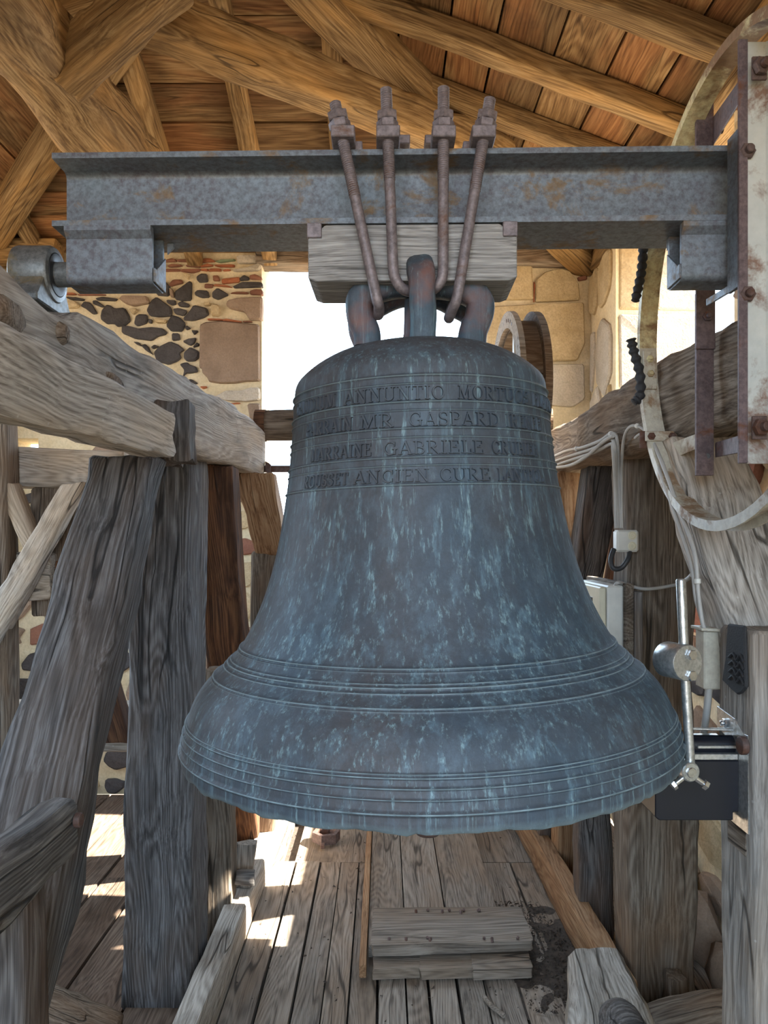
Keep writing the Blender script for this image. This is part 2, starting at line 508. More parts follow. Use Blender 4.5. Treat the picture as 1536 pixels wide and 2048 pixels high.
def sweep(name, path, section, mat, parent=None, up=(0, 0, 1), closed=False, scale=None, auto=50, fixed_up=False, jit=0.0):
    """section: list of (a,b) offsets; a along side, b along up"""
    path = [V(p) for p in path]
    n, k = len(path), len(section)
    verts, faces = [], []
    u = V(up)
    for i, p in enumerate(path):
        if closed:
            t = (path[(i + 1) % n] - path[i - 1]).normalized()
        else:
            t = (path[min(i + 1, n - 1)] - path[max(i - 1, 0)]).normalized()
        s = t.cross(u)
        if s.length < 1e-4:
            s = t.cross(V((0.1, 1, 0.3)))
        s.normalize()
        uu = s.cross(t).normalized()
        if not fixed_up:
            u = uu
        sc = scale(i / (n - 1)) if scale else 1.0
        for a, b in section:
            q = p + s * a * sc + uu * b * sc
            if jit:
                q = q + noise.noise_vector(q * 18) * jit
            verts.append(q)
    m = n if closed else n - 1
    for i in range(m):
        for j in range(k):
            a, b = i * k + j, i * k + (j + 1) % k
            c, d = ((i + 1) % n) * k + (j + 1) % k, ((i + 1) % n) * k + j
            faces.append((a, b, c, d))
    if not closed:
        faces.append(tuple(range(k))[::-1])
        faces.append(tuple(range((n - 1) * k, n * k)))
    return mesh(name, verts, faces, mat, parent, auto=auto)

def circ(r, n=12, ph=0.0):
    return [(r * math.cos(ph + 2 * math.pi * i / n), r * math.sin(ph + 2 * math.pi * i / n)) for i in range(n)]

def tube(name, pts, r, mat, parent=None, n=10, smooth=8, scale=None):
    return sweep(name, spline(pts, smooth) if len(pts) > 2 else pts, circ(r, n), mat, parent, up=(0.13, 0.21, 0.97), scale=scale)

def lathe(name, p0, axis, prof, mat, parent=None, n=24, ph=0.0, auto=40, cap=True):
    """prof: (radius, distance along axis)"""
    ax = V(axis).normalized()
    s = ax.orthogonal().normalized()
    if abs(ax.z) < 0.9:
        s = ax.cross(V((0, 0, 1))).normalized()
    t = ax.cross(s)
    verts, faces = [], []
    for r, h in prof:
        for i in range(n):
            a = ph + 2 * math.pi * i / n
            verts.append(V(p0) + ax * h + (s * math.cos(a) + t * math.sin(a)) * r)
    for k in range(len(prof) - 1):
        for i in range(n):
            a, b = k * n + i, k * n + (i + 1) % n
            faces.append((a, b, b + n, a + n))
    if cap:
        faces.append(tuple(range(n)))
        faces.append(tuple(range((len(prof) - 1) * n, len(prof) * n)))
    return mesh(name, verts, faces, mat, parent, auto=auto)

def cyl(name, p0, p1, r, mat, parent=None, n=20, ch=0.0015, ph=0.0):
    p0, p1 = V(p0), V(p1)
    L = (p1 - p0).length
    return lathe(name, p0, p1 - p0, [(r - ch, 0), (r, ch), (r, L - ch), (r - ch, L)], mat, parent, n, ph)

def hexbolt(name, p, axis, r, h, mat, parent, shank=True):
    """hex head standing on p along axis, with the shank end"""
    ax = V(axis).normalized()
    o = cyl(name, p, V(p) + ax * h, r, mat, parent, 6, r * 0.12)
    if shank:
        cyl('bolt_end', V(p) + ax * h, V(p) + ax * (h + r * 0.7), r * 0.52, mat, o, 12)
    return o

# ------------------------------------------------------------------ the setting: walls
def boxes(name, lst, mat, kind='structure'):
    verts, faces = [], []
    for (x0, y0, z0), (x1, y1, z1) in lst:
        b = len(verts)
        verts += [V(p) for p in ((x0, y0, z0), (x1, y0, z0), (x1, y1, z0), (x0, y1, z0), (x0, y0, z1), (x1, y0, z1), (x1, y1, z1), (x0, y1, z1))]
        faces += [tuple(b + i for i in f) for f in ((0, 1, 2, 3), (4, 5, 6, 7), (0, 1, 5, 4), (1, 2, 6, 5), (2, 3, 7, 6), (3, 0, 4, 7))]
    o = mesh(name, verts, faces, mat, mw=Matrix.Identity(4))
    if kind: o['kind'] = kind
    return o

def wall_with_hole(name, axis, plane, thick, u0, u1, z1, hole, mat, extra=None):
    """axis 'y': wall at y=plane..plane+thick, u is x; axis 'x': wall at x=plane.., u is y"""
    h0, h1, hz0, hz1 = hole
    cells = [(u0, h0, 0, z1), (h1, u1, 0, z1), (h0, h1, 0, hz0), (h0, h1, hz1, z1)]
    if extra:
        cells = extra
    lst = []
    for a, b, c, d in cells:
        if axis == 'y':
            lst.append(((a, min(plane, plane + thick), c), (b, max(plane, plane + thick), d)))
        else:
            lst.append(((min(plane, plane + thick), a, c), (max(plane, plane + thick), b, d)))
    return boxes(name, lst, mat)

SL = (-2.20, -2.02, 1.90, 2.08)      # small slit in the back wall, far left
wall_back = wall_with_hole('wall_back', 'y', BY, 0.3, LX - 0.4, RX + 0.45, WTOP + 0.1, WB, 'mortar', extra=[
    (LX - 0.4, SL[0], 0, WTOP + 0.1), (SL[0], SL[1], 0, SL[2]), (SL[0], SL[1], SL[3], WTOP + 0.1), (SL[1], WB[0], 0, WTOP + 0.1),
    (WB[1], RX + 0.45, 0, WTOP + 0.1), (WB[0], WB[1], 0, WB[2]), (WB[0], WB[1], WB[3], WTOP + 0.1)])
tag(wall_back, 'rubble stone back wall with a bright open window')
wall_right = wall_with_hole('wall_right', 'x', RX, 0.45, FY, BY, WTOP + 0.1, WR, 'mortar')
tag(wall_right, 'stone side wall with sunlit window reveal')
wall_left = wall_with_hole('wall_left', 'x', LX, -0.45, FY, BY, WTOP + 0.1, WL, 'mortar')
wall_front = wall_with_hole('wall_front', 'y', FY, -0.45, LX - 0.4, RX + 0.45, 4.1, WF, 'mortar')

def stone_at(pts3, normal, mat, parent, proud=0.022, name='stone'):
    """irregular stone: outline in the wall plane, standing proud along normal"""
    pts3 = [V(p) for p in pts3]
    nrm = V(normal)
    c = sum(pts3, V()) / len(pts3)
    size = max((p - c).length for p in pts3)
    # round the outline: cut each corner, then jitter
    rr = []
    n = len(pts3)
    for i in range(n):
        p, a, b = pts3[i], pts3[i - 1], pts3[(i + 1) % n]
        rr.append(p.lerp(a, min(0.16, 0.009 / max((p - a).length, 1e-4))))
        rr.append(p.lerp(b, min(0.16, 0.009 / max((p - b).length, 1e-4))))
    rr = [c + (p - c) * (1.0 + min(.06, .004 / size)) for p in rr]
    n = len(rr)
    j = lambda p, s: p + V((noise.noise(p * 31 + V((1, 5, 9))), noise.noise(p * 29 + V((7, 2, 3))), noise.noise(p * 33))) * s
    base = [p - nrm * 0.02 for p in rr]
    mid = [j(p, 0.004) + nrm * proud * 0.55 for p in rr]
    ins = 1 - min(0.25, 0.012 / size)
    fr = [j(c + (p - c) * ins, 0.006) + nrm * proud for p in rr]
    cen = c + nrm * proud * (1.0 + 0.3 * random.random())
    verts = base + mid + fr + [cen]
    faces = []
    for i in range(n):
        k = (i + 1) % n
        faces += [(i, k, n + k, n + i), (n + i, n + k, 2 * n + k, 2 * n + i), (2 * n + i, 2 * n + k, 3 * n)]
    return mesh(name, verts, faces, mat, parent)

def crop_poly(flat, ox, oy, s):
    return [(ox + flat[i] * s, oy + flat[i + 1] * s) for i in range(0, len(flat), 2)]

def back_stone(poly, mat, proud=0.022, name='stone'):
    stone_at([P(x, y, BY) for x, y in poly], (0, -1, 0), mat, wall_back, proud, name)

A_ = dict(ox=320, oy=500, s=210 / 1536)
B_ = dict(ox=130, oy=560, s=220 / 1536)
C_ = dict(ox=330, oy=640, s=210 / 1536)
D_ = dict(ox=980, oy=490, s=280 / 1536)
RUB = [
 (A_, 'brickd', [60,185,90,145,180,135,245,150,250,180]), (A_, 'brickd', [265,150,430,145,580,150,590,175,400,180,270,175]),
 (A_, 'brick', [600,180,650,135,730,130,810,165,800,180,650,190]), (A_, 'green', [820,170,870,150,1090,145,1100,165,900,190]),
 (A_, 'brickd', [25,225,90,230,80,255,25,255]), (A_, 'brickd', [120,245,180,215,300,220,340,240,260,255,150,260]),
 (A_, 'brickd', [380,220,480,210,570,230,590,265,400,250]), (A_, 'brick', [600,235,700,220,780,225,770,250,600,260]),
 (A_, 'brick', [805,235,820,220,1090,220,1090,260,860,255]), (A_, 'brickd', [-60,300,300,290,300,320,-60,320]),
 (A_, 'brickd', [310,295,590,285,590,315,480,345,320,325]), (A_, 'brick', [610,285,710,285,700,315,610,310]),
 (A_, 'brick', [720,295,890,280,900,315,720,320]), (A_, 'brick', [930,290,1030,285,1030,310,930,315]),
 (A_, 'brickd', [150,490,200,445,320,440,345,490,160,540]), (A_, 'basalt', [540,400,600,355,690,360,705,470,590,480,550,440]),
 (A_, 'brickd', [780,380,860,375,885,460,780,455]), (A_, 'tan', [340,370,400,350,440,370,420,445]),
 (A_, 'brick', [915,430,1165,405,1165,480,920,500]), (A_, 'basalt', [1175,430,1230,370,1310,410,1300,445,1190,460]),
 (A_, 'brickd', [1320,385,1400,365,1490,410,1480,440,1330,435]), (A_, 'brickd', [660,500,780,500,770,560,655,560]),
 (A_, 'brick', [790,510,940,515,1070,560,940,545,790,535]), (A_, 'basalt', [1080,540,1190,485,1490,480,1495,550,1100,565]),
 (A_, 'basalt', [-40,470,90,480,160,550,140,680,-40,660]), (A_, 'brown', [150,570,200,590,215,700,165,690]),
 (A_, 'basalt', [225,620,440,465,470,490,465,740,340,750,230,720]), (A_, 'basalt', [515,630,560,595,700,600,730,700,600,700,520,665]),
 (A_, 'basalt', [770,640,840,560,1010,660,860,735,780,700]), (A_, 'brickd', [1030,640,1130,620,1290,620,1290,650,1100,650]),
 (A_, 'brickd', [1325,600,1400,585,1500,590,1500,665,1330,660]), (A_, 'basalt', [110,740,230,740,240,800,180,815,115,780]),
 (A_, 'basalt', [265,790,310,755,440,800,420,845,290,830]), (A_, 'tan', [630,790,700,770,750,790,740,820,660,825]),
 (A_, 'tan', [770,800,860,815,890,880,880,970,755,970]), (A_, 'brown', [980,820,1000,760,1150,710,1490,700,1500,850,1490,1040,1310,1030,1250,920,1040,870]),
 (A_, 'basalt', [200,870,280,860,410,895,350,970,230,940]), (A_, 'basalt', [350,1000,440,900,500,815,690,860,715,950,640,1000,490,1040,370,1030]),
 (A_, 'basalt', [100,1110,180,970,290,990,375,1080,330,1190,170,1195]), (A_, 'basalt', [370,1130,400,1110,455,1150,400,1175]),
 (A_, 'basalt', [460,1180,570,1190,510,1250]), (A_, 'brick', [705,1010,920,1020,920,1045,710,1038]),
 (A_, 'brick', [930,1015,1190,1045,1190,1068,930,1050]), (A_, 'brickd', [1220,1040,1350,1045,1350,1070,1225,1065]),
 (A_, 'grey', [1130,110,1190,90,1490,105,1490,205,1150,205]), (A_, 'grey', [1080,305,1250,290,1470,210,1490,240,1440,315,1120,325]),
 (B_, 'basalt', [20,250,140,245,280,270,260,295,100,285]), (B_, 'basalt', [440,265,520,245,740,265,710,300,470,290]),
 (B_, 'brown', [770,270,820,230,1150,240,1190,330,980,375,860,340]), (B_, 'basalt', [1150,430,1220,300,1280,240,1490,395,1490,510,1290,520,1190,500]),
 (B_, 'basalt', [230,370,280,310,370,330,430,420,450,470,400,480,300,410]), (B_, 'basalt', [390,300,450,290,560,370,520,385,400,340]),
 (B_, 'basalt', [510,500,530,420,590,350,640,365,700,400,830,390,900,500,910,580,830,640,740,655,690,610,600,620,520,560]),
 (B_, 'basalt', [975,590,1000,510,1050,485,1150,500,1160,560,1140,615,1020,650,980,620]), (B_, 'basalt', [1170,545,1220,560,1220,610,1180,600]),
 (B_, 'tan', [1250,560,1330,545,1430,570,1410,610,1280,605]), (B_, 'tan', [905,410,1000,405,1030,440,960,490]),
 (B_, 'basalt', [810,640,900,645,1010,685,1200,660,1380,690,1425,735,1400,770,1300,790,1220,850,1000,830,810,750]),
 (B_, 'basalt', [960,865,1050,880,1080,930,1000,900]), (B_, 'basalt', [1075,920,1130,900,1180,940,1200,1000,1240,1050,1150,1000]),
 (B_, 'basalt', [1210,940,1260,915,1315,940,1240,970]), (B_, 'brick', [20,185,150,190,170,215,20,220]), (B_, 'brickd', [200,203,570,203,570,222,200,225]),
 (B_, 'tan', [30,310,150,300,210,360,180,400,40,400]), (B_, 'basalt', [-120,420,-20,400,20,480,-60,520]),
 (C_, 'basalt', [-150,480,-80,400,80,330,180,360,290,440,210,490,240,560,180,600,60,660,-100,600]),
 (C_, 'basalt', [100,205,210,200,225,300,105,305]), (C_, 'basalt', [265,320,370,275,465,265,430,350,370,380]),
 (C_, 'basalt', [420,390,470,335,505,350,500,385,430,405]), (C_, 'basalt', [280,490,380,400,500,470,495,560,430,610,330,605,280,560]),
 (C_, 'basalt', [230,660,290,630,340,630,370,665,460,690,480,760,380,785,320,780,270,830,290,740]),
 (C_, 'brown', [525,90,590,50,850,40,1385,85,1395,900,1180,900,1050,930,780,930,660,910,640,860,560,780,545,720,515,700]),
 (C_, 'basalt', [190,840,250,840,285,890,250,930]), (C_, 'basalt', [345,880,390,870,490,935,390,950]),
 (C_, 'brick', [515,980,620,975,620,1000,560,1015]), (C_, 'grey', [730,1130,920,1040,1130,1050,1250,1000,1380,1000,1395,1080,1390,1180,1200,1200,870,1180]),
 (C_, 'brick', [930,1225,1100,1210,1100,1225,960,1240]), (C_, 'brown', [1220,1240,1390,1235,1395,1290,1395,1460,1250,1460]),
 (C_, 'basalt', [600,1100,660,1095,690,1115,640,1120]),
 (D_, 'tan', [-40,190,450,190,468,600,-40,610]), (D_, 'tan', [500,390,600,310,750,270,860,290,960,430,980,610,500,628]),
 (D_, 'brickd', [890,290,1060,270,1060,330,920,330]), (D_, 'brickd', [960,360,1060,345,1060,385,970,400]),
 (D_, 'tan', [-40,690,470,660,1015,645,1030,1100,950,1270,560,1280,-40,1270]), (D_, 'grey', [-40,1330,1020,1312,1030,1700,900,1780,600,1760,-40,1760]),
 (D_, 'brick', [474,420,486,420,486,620,474,620]),
]
for fr, mt, flat in RUB:
    back_stone(crop_poly(flat, **fr), mt, 0.03 if mt in ('brown', 'tan', 'grey') else 0.018, 'brick' if mt.startswith('brick') else 'stone')

def rubble_fill(plane, u0, u1, z0, z1, cw, ch, mats, parent, normal, hole=None, seed=1):
    """rows of irregular stones; plane: function (u, z) -> point"""
    R = random.Random(seed)
    z = z0
    while z < z1 - 0.04:
        h = ch * R.uniform(0.65, 1.3)
        h = min(h, z1 - z)
        u = u0
        while u < u1 - 0.04:
            wd = min(cw * R.uniform(0.55, 1.5), u1 - u)
            if u1 - u - wd < cw * 0.35:
                wd = u1 - u
            g = 0.014
            a, b, c, d = u + g, u + wd - g, z + g, z + h - g
            u += wd
            if hole and a < hole[1] and b > hole[0] and c < hole[3] and d > hole[2]:
                continue
            if b - a < 0.03 or d - c < 0.02:
                continue
            jx, jz = (b - a) * 0.13, (d - c) * 0.16
            k = lambda p, q: (p + R.uniform(-jx, jx), q + R.uniform(-jz, jz))
            pts = [k(a + jx, c + jz), k((a + b) / 2, c), k(b - jx, c + jz), k(b, (c + d) / 2), k(b - jx, d - jz), k((a + b) / 2, d), k(a + jx, d - jz), k(a, (c + d) / 2)]
            pts = [(min(max(p, u0 + 0.01), u1 - 0.01), q) for p, q in pts]
            mt = R.choice(mats)
            stone_at([plane(p, q) for p, q in pts], normal, mt, parent, R.uniform(0.012, 0.03))
        z += h

pb = lambda u, z: V((u, BY, z))
pr = lambda u, z: V((RX, u, z))
mixed = ['basalt', 'basalt', 'brown', 'tan', 'brickd', 'brown']
rubble_fill(pb, LX, WB[0] - 0.01, 0.0, 2.12, 0.24, 0.15, mixed, wall_back, (0, -1, 0), (SL[0] - 0.02, SL[1] + 0.02, SL[2], SL[3]), 3)
rubble_fill(pb, LX, -1.90, 2.15, 3.0, 0.24, 0.16, mixed, wall_back, (0, -1, 0), None, 5)
rubble_fill(pb, WB[1] + 0.01, RX, 0.0, 2.08, 0.34, 0.24, ['brown', 'tan', 'brown', 'basalt'], wall_back, (0, -1, 0), None, 4)
rubble_fill(pb, WB[0], WB[1], 0.0, 1.47, 0.42, 0.26, ['brown', 'tan', 'basalt'], wall_back, (0, -1, 0), None, 9)
rubble_fill(pr, 4.04, BY - 0.01, 0.0, 3.05, 0.26, 0.42, ['tan', 'grey', 'grey', 'brown'], wall_right, (-1, 0, 0), None, 6)
rubble_fill(pr, 2.0, 4.04, 0.0, 1.40, 0.27, 0.19, mixed, wall_right, (-1, 0, 0), None, 8)
rubble_fill(pr, 2.0, 2.65, 1.42, 3.0, 0.27, 0.2, mixed, wall_right, (-1, 0, 0), None, 10)
# dressed blocks of the sunlit reveal
rev = lambda u, z: V((u, WR[1], z))
for (a, b, c, d), mt in (((1.23, 1.63, 1.45, 1.80), 'grey'), ((1.23, 1.42, 1.83, 2.25), 'grey'), ((1.45, 1.64, 1.83, 2.22), 'tan'), ((1.23, 1.64, 2.28, 2.66), 'grey'), ((1.23, 1.40, 2.69, 3.02), 'tan'), ((1.43, 1.64, 2.69, 3.02), 'grey')):
    stone_at([rev(a, c), rev(b, c), rev(b, d), rev(a, d)], (0, -1, 0), mt, wall_right, 0.012)

# timber lintels and wall plates
t = timber('trim_1', quad_x(WB[0] - 0.02, BY - 0.06, BY + 0.12, 3.09, 3.22), quad_x(1.19, BY - 0.06, BY + 0.12, 3.07, 3.20), 'railr', sec=8)
tag(t, 'timber lintel over the bright back window', kind='structure')
t = timber('trim_2', quad_x(LX, 4.30, 4.47, 3.05, 3.18), quad_x(-1.86, 4.32, 4.47, 3.06, 3.19), 'roofb', sec=8)
tag(t, 'wall plate timber under the roof boards', kind='structure')
t = timber('trim_3', quad_x(1.19, WR[0] - 0.1, WR[0] - 0.1 + 0.01, 3.04, 3.16), quad_x(1.66, WR[0] - 0.1, WR[0] - 0.09, 3.04, 3.16), 'roofb', sec=2)
bpy.data.objects.remove(t)
t = timber('trim_3', quad_y(1.17, 1.36, 3.03, 3.17, 0.6), quad_y(1.17, 1.36, 3.03, 3.17, 4.47), 'roofb', sec=8)
tag(t, 'wall plate timber above the sunlit opening', kind='structure')

# ------------------------------------------------------------------ roof
XM = (RX + LX) / 2                                   # ridge
HIP = (RX - LX) / 2
rz = lambda t_: WTOP + PITCH * t_
# outer skin above the boards keeps the sky out
e0 = 0.6
zs = 0.05
TP = lambda x, y, t_: V((x, y, rz(t_) + zs))
sk = [TP(LX - e0, BY + .04, -.04), TP(RX + e0, BY + .04, -.04), TP(XM, BY - HIP, HIP), TP(LX - e0, FY - e0, -e0), TP(RX + e0, FY - e0, -e0), TP(XM, FY - e0, HIP)]
sk2 = [p + V((0, 0, 0.06)) for p in sk]
fs = [(0, 1, 2), (1, 4, 5, 2), (0, 2, 5, 3)]
rim = [0, 1, 4, 5, 3]
ceiling = mesh('ceiling', sk + sk2, fs + [tuple(i + 6 for i in f) for f in fs] + [(rim[i], rim[(i + 1) % 5], rim[(i + 1) % 5] + 6, rim[i] + 6) for i in range(5)], 'roofb', mw=Matrix.Identity(4))
tag(ceiling, 'boarded timber roof with rafters above the bell', kind='structure')

R = random.Random(21)
def board(p00, p01, p11, p10, mat='roof', th=0.022, parent=None, name='plank'):
    """thin board: four lower corners; grain along p00->p10"""
    a = [V(p) for p in (p00, p01, p11, p10)]
    up = V((0, 0, th))
    c = sum(a, V()) / 4
    return mesh(name, a + [p + up for p in a], [(0, 1, 2, 3), (4, 5, 6, 7), (0, 1, 5, 4), (1, 2, 6, 5), (2, 3, 7, 6), (3, 0, 4, 7)], mat, parent, frame(c, a[3] - a[0], a[1] - a[0]))

# back slope: boards run across, rows at distance t from the back wall
t0 = -0.05
while t0 < HIP - 0.05:
    wd = R.choice((0.13, 0.16, 0.19, 0.21))
    t1 = min(t0 + wd, HIP - 0.01)
    g = 0.003 + R.random() * 0.003
    a, b = t0 + g, t1 - g
    xl, xr = LX + max(t0, 0), RX - max(t0, 0)
    cuts = [xl] + sorted(x for x in (R.choice((-1.54, -0.66)), R.choice((-0.22, 0.23))) if xl + 0.2 < x < xr - 0.2) + [xr]
    for i in range(len(cuts) - 1):
        x0, x1 = cuts[i] + 0.001, cuts[i + 1] - 0.001
        dz = R.uniform(0, 0.006)
        x0b, x1b = x0, x1
        if i == 0: x0b = LX + max(b, 0)
        if i == len(cuts) - 2: x1b = RX - max(b, 0)
        board((x0, BY - a, rz(a) + dz), (x0b, BY - b, rz(b) + dz), (x1b, BY - b, rz(b) + dz), (x1, BY - a, rz(a) + dz), parent=ceiling)
    t0 = t1
# right slope: boards run in depth, rows at distance s from the right wall; same on the left
for side in (1, -1):
    s0 = -0.05
    while s0 < HIP - 0.05:
        wd = R.choice((0.15, 0.18, 0.2, 0.22, 0.12))
        s1 = min(s0 + wd, HIP - 0.01)
        g = 0.003 + R.random() * 0.004
        a, b = s0 + g, s1 - g
        x_a = RX - a if side == 1 else LX + a
        x_b = RX - b if side == 1 else LX + b
        yf = BY - max(s0, 0)
        cuts = [yf, R.choice((2.6, 3.06, 1.8)), FY]
        if cuts[1] > yf - 0.2: cuts.pop(1)
        for i in range(len(cuts) - 1):
            ya, yb = cuts[i], cuts[i + 1]
            dz = R.uniform(0, 0.006)
            ya_b = BY - max(b, 0) if i == 0 else ya
            board((x_a, ya, rz(a) + dz), (x_b, ya_b, rz(b) + dz), (x_b, yb, rz(b) + dz), (x_a, yb, rz(a) + dz), parent=ceiling)
        s0 = s1

def rafter(p0, p1, wd, hg, mat='roofb', name='rafter', amp=0.004):
    """p0,p1 on the boards' underside; timber hangs below"""
    p0, p1 = V(p0), V(p1)
    d = (p1 - p0).normalized()
    s = d.cross(V((0, 0, 1))).normalized() * wd / 2
    dn = V((0, 0, -hg))
    q = lambda p: [p - s + dn, p + s + dn, p + s, p - s]
    return timber(name, q(p0), q(p1), mat, ceiling, sec=10, sub=3, amp=amp, low=0.006)

for x in (0.23, -0.22, -0.66, -1.10, -1.54, -1.98):
    tt = min(HIP, RX - x, x - LX)
    rafter((x, BY - 0.02, rz(0.02)), (x, BY - tt, rz(tt)), 0.085, 0.085)
for y in (3.43, 3.03, 2.58, 2.12, 1.66, 1.2):
    tt = min(HIP, BY - y)
    rafter((RX - 0.02, y, rz(0.02)), (RX - tt, y, rz(tt)), 0.10, 0.085)
    if y < 3.1:
        rafter((LX + 0.02, y, rz(0.02)), (LX + tt, y, rz(tt)), 0.10, 0.085)
rafter((RX - 0.02, BY - 0.02, rz(0.02)), (XM, BY - HIP, rz(HIP)), 0.17, 0.15, name='hip_rafter', amp=0.008)
rafter((LX + 0.02, BY - 0.02, rz(0.02)), (XM, BY - HIP, rz(HIP)), 0.15, 0.13, name='hip_rafter', amp=0.008)

def beam3(name, p0, p1, wd, hg, mat, label, cat='beam', amp=0.01, low=0.02, rnd=0.10, roll=0.0, bend=None):
    p0, p1 = V(p0), V(p1)
    d = (p1 - p0).normalized()
    s = d.cross(V((0, 0, 1))).normalized()
    u = s.cross(d).normalized()
    c_, s_ = math.cos(roll), math.sin(roll)
    s, u = s * c_ + u * s_, u * c_ - s * s_
    q = lambda p: [p - s * wd / 2 - u * hg / 2, p + s * wd / 2 - u * hg / 2, p + s * wd / 2 + u * hg / 2, p - s * wd / 2 + u * hg / 2]
    o = timber(name, q(p0), q(p1), mat, None, sec=22, sub=5, amp=amp, low=low, rnd=rnd, bend=bend)
    return tag(o, label, cat)

beam3('roof_tie_beam', (-1.09, 1.5, 2.965), (-1.09, 4.1, 3.165), 0.25, 0.24, 'roofb', 'massive knotty golden tie beam crossing the upper left roof corner', amp=0.016, low=0.04, rnd=0.16)
beam3('roof_collar_beam', P(235, 5, 2.55), P(1010, 318, 3.72), 0.15, 0.16, 'roofb', 'long squared diagonal roof beam descending behind the threaded bolts', rnd=0.05, low=0.008)
beam3('roof_strut', P(120, 150, 2.45), P(350, -50, 2.38), 0.125, 0.13, 'roofb', 'short roof strut propped on the knotty tie beam', rnd=0.04, low=0.008)

# ------------------------------------------------------------------ floor
floor = boxes('floor', [((LX, FY, -0.16), (RX, BY, -0.045))], 'soil')
tag(floor, 'worn grey plank floor under the bell', kind='structure')
R = random.Random(5)
def fplank(x0, x1, y0, y1, z=0.0, mat='floor', th=0.04, parent=None, name='plank', skew=0.0):
    dz = R.uniform(-0.004, 0.004)
    b = board((x0, y0, z - th + dz), (x1, y0, z - th + dz), (x1 + skew, y1, z - th + dz), (x0 + skew, y1, z - th + dz), mat, th, parent, name)
    return b
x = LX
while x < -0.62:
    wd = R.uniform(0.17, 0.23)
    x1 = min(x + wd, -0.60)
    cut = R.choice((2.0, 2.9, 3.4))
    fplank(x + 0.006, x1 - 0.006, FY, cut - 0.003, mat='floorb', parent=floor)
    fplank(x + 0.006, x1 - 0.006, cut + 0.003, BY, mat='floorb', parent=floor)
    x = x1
for x0, x1 in ((-0.60, -0.515), (-0.515, -0.405), (-0.405, -0.295), (-0.295, -0.20), (-0.20, -0.113), (-0.113, -0.02), (-0.02, 0.075), (0.075, 0.15), (0.15, 0.245), (0.245, 0.335), (0.335, 0.45), (0.45, 0.58), (0.58, 0.70), (0.70, 0.86), (0.86, 1.04), (1.04, 1.205)):
    fplank(x0 + 0.004, x1 - 0.004, FY, 3.56, parent=floor, skew=R.uniform(-0.004, 0.004))
for x0, x1 in ((-0.60, -0.47), (-0.42, -0.06), (0.42, 0.74), (0.74, 1.2)):
    fplank(x0 + 0.006, x1 - 0.006, 3.575, BY, parent=floor, z=-0.004)
fplank(-0.06, 0.42, 3.575, BY, parent=floor)

# raised trap door
td = empty('trap_door', (0.2, 3.2, 0), 'raised plank trap door with a thick cross plank beneath the bell', 'trap door')
for x0, x1 in ((-0.055, 0.075), (0.08, 0.235), (0.24, 0.44)):
    fplank(x0, x1, 2.74, 4.05, z=0.047, th=0.042, parent=td)
timber('cross_plank', quad_x(-0.035, 2.66, 2.93, 0.050, 0.093), quad_x(0.515, 2.70, 2.95, 0.050, 0.088), 'floor', td, sec=10, sub=3, amp=0.003, low=0.004, rnd=0.05)
for x0, x1 in ((-0.035, 0.12), (0.125, 0.30), (0.305, 0.50)):
    timber('support_board', quad_x(x0, 2.60, 2.72, 0.004, 0.045), quad_x(x1, 2.61, 2.72, 0.004, 0.045), 'floor', td, sec=4, sub=2, amp=0.002, low=0.003)
timber('edge_batten', quad_y(-0.085, -0.06, 0.004, 0.05, 2.62), quad_y(-0.085, -0.06, 0.004, 0.05, 4.05), 'orange', td, sec=8, sub=2, amp=0.001, low=0.003)
for i in range(16):
    px, py = R.uniform(0.0, 0.48), R.choice((2.70, 2.90))
    cyl('nail', (px, py + R.uniform(-0.02, 0.02), 0.085), (px, py, 0.0985), 0.005, 'iron', td, 8)

# ------------------------------------------------------------------ bell
D = 1.65
LIPZ = 1.052
bell_mw = Matrix.Translation(V((0.094, D, LIPZ))) @ Matrix.Rotation(-0.0237, 4, 'Y')
bell = bpy.data.objects.new('bell', None)
bell.empty_display_size = 0.1
put(bell, None, bell_mw)
tag(bell, 'large blue-green bronze church bell with raised Latin and French inscriptions', 'bell')

SIL = [(790, 252), (850, 257), (900, 262), (965, 270), (1050, 285), (1100, 296), (1150, 310), (1200, 328),
       (1250, 351), (1284, 371), (1315, 397), (1350, 434), (1380, 460), (1410, 477), (1440, 488), (1475, 499), (1505, 502.5), (1530, 500)]
prof = []
for y, wpx in SIL:
    r = D * wpx / math.sqrt(F * F + wpx * wpx)
    prof.append((EYE - (y - HY) / F * (D * D - r * r) / D - LIPZ, r))
prof.append((0.0, 0.492))
prof += [(z - LIPZ, r) for r, z in ((.2603, 1.825), (.2396, 1.847), (.2083, 1.869), (.1705, 1.887), (.128, 1.898))]
prof.sort()
prof = [p for i, p in enumerate(prof) if i == 0 or p[0] > prof[i - 1][0] + 1e-4]
ZT = prof[-1][0]

def rad(z):
    if z <= prof[0][0]: return prof[0][1]
    if z >= prof[-1][0]: return prof[-1][1]
    for i in range(len(prof) - 1):
        if prof[i][0] <= z <= prof[i + 1][0]:
            p0 = prof[max(i - 1, 0)]; p1 = prof[i]; p2 = prof[i + 1]; p3 = prof[min(i + 2, len(prof) - 1)]
            h = p2[0] - p1[0]
            m1 = (p2[1] - p0[1]) / (p2[0] - p0[0]) * h
            m2 = (p3[1] - p1[1]) / (p3[0] - p1[0]) * h
            t_ = (z - p1[0]) / h
            return (2 * t_**3 - 3 * t_**2 + 1) * p1[1] + (t_**3 - 2 * t_**2 + t_) * m1 + (-2 * t_**3 + 3 * t_**2) * p2[1] + (t_**3 - t_**2) * m2

def front_z(y):
    z = 0.5
    for _ in range(40):
        z = EYE - (y - HY) / F * (D - rad(z)) - LIPZ
    return z

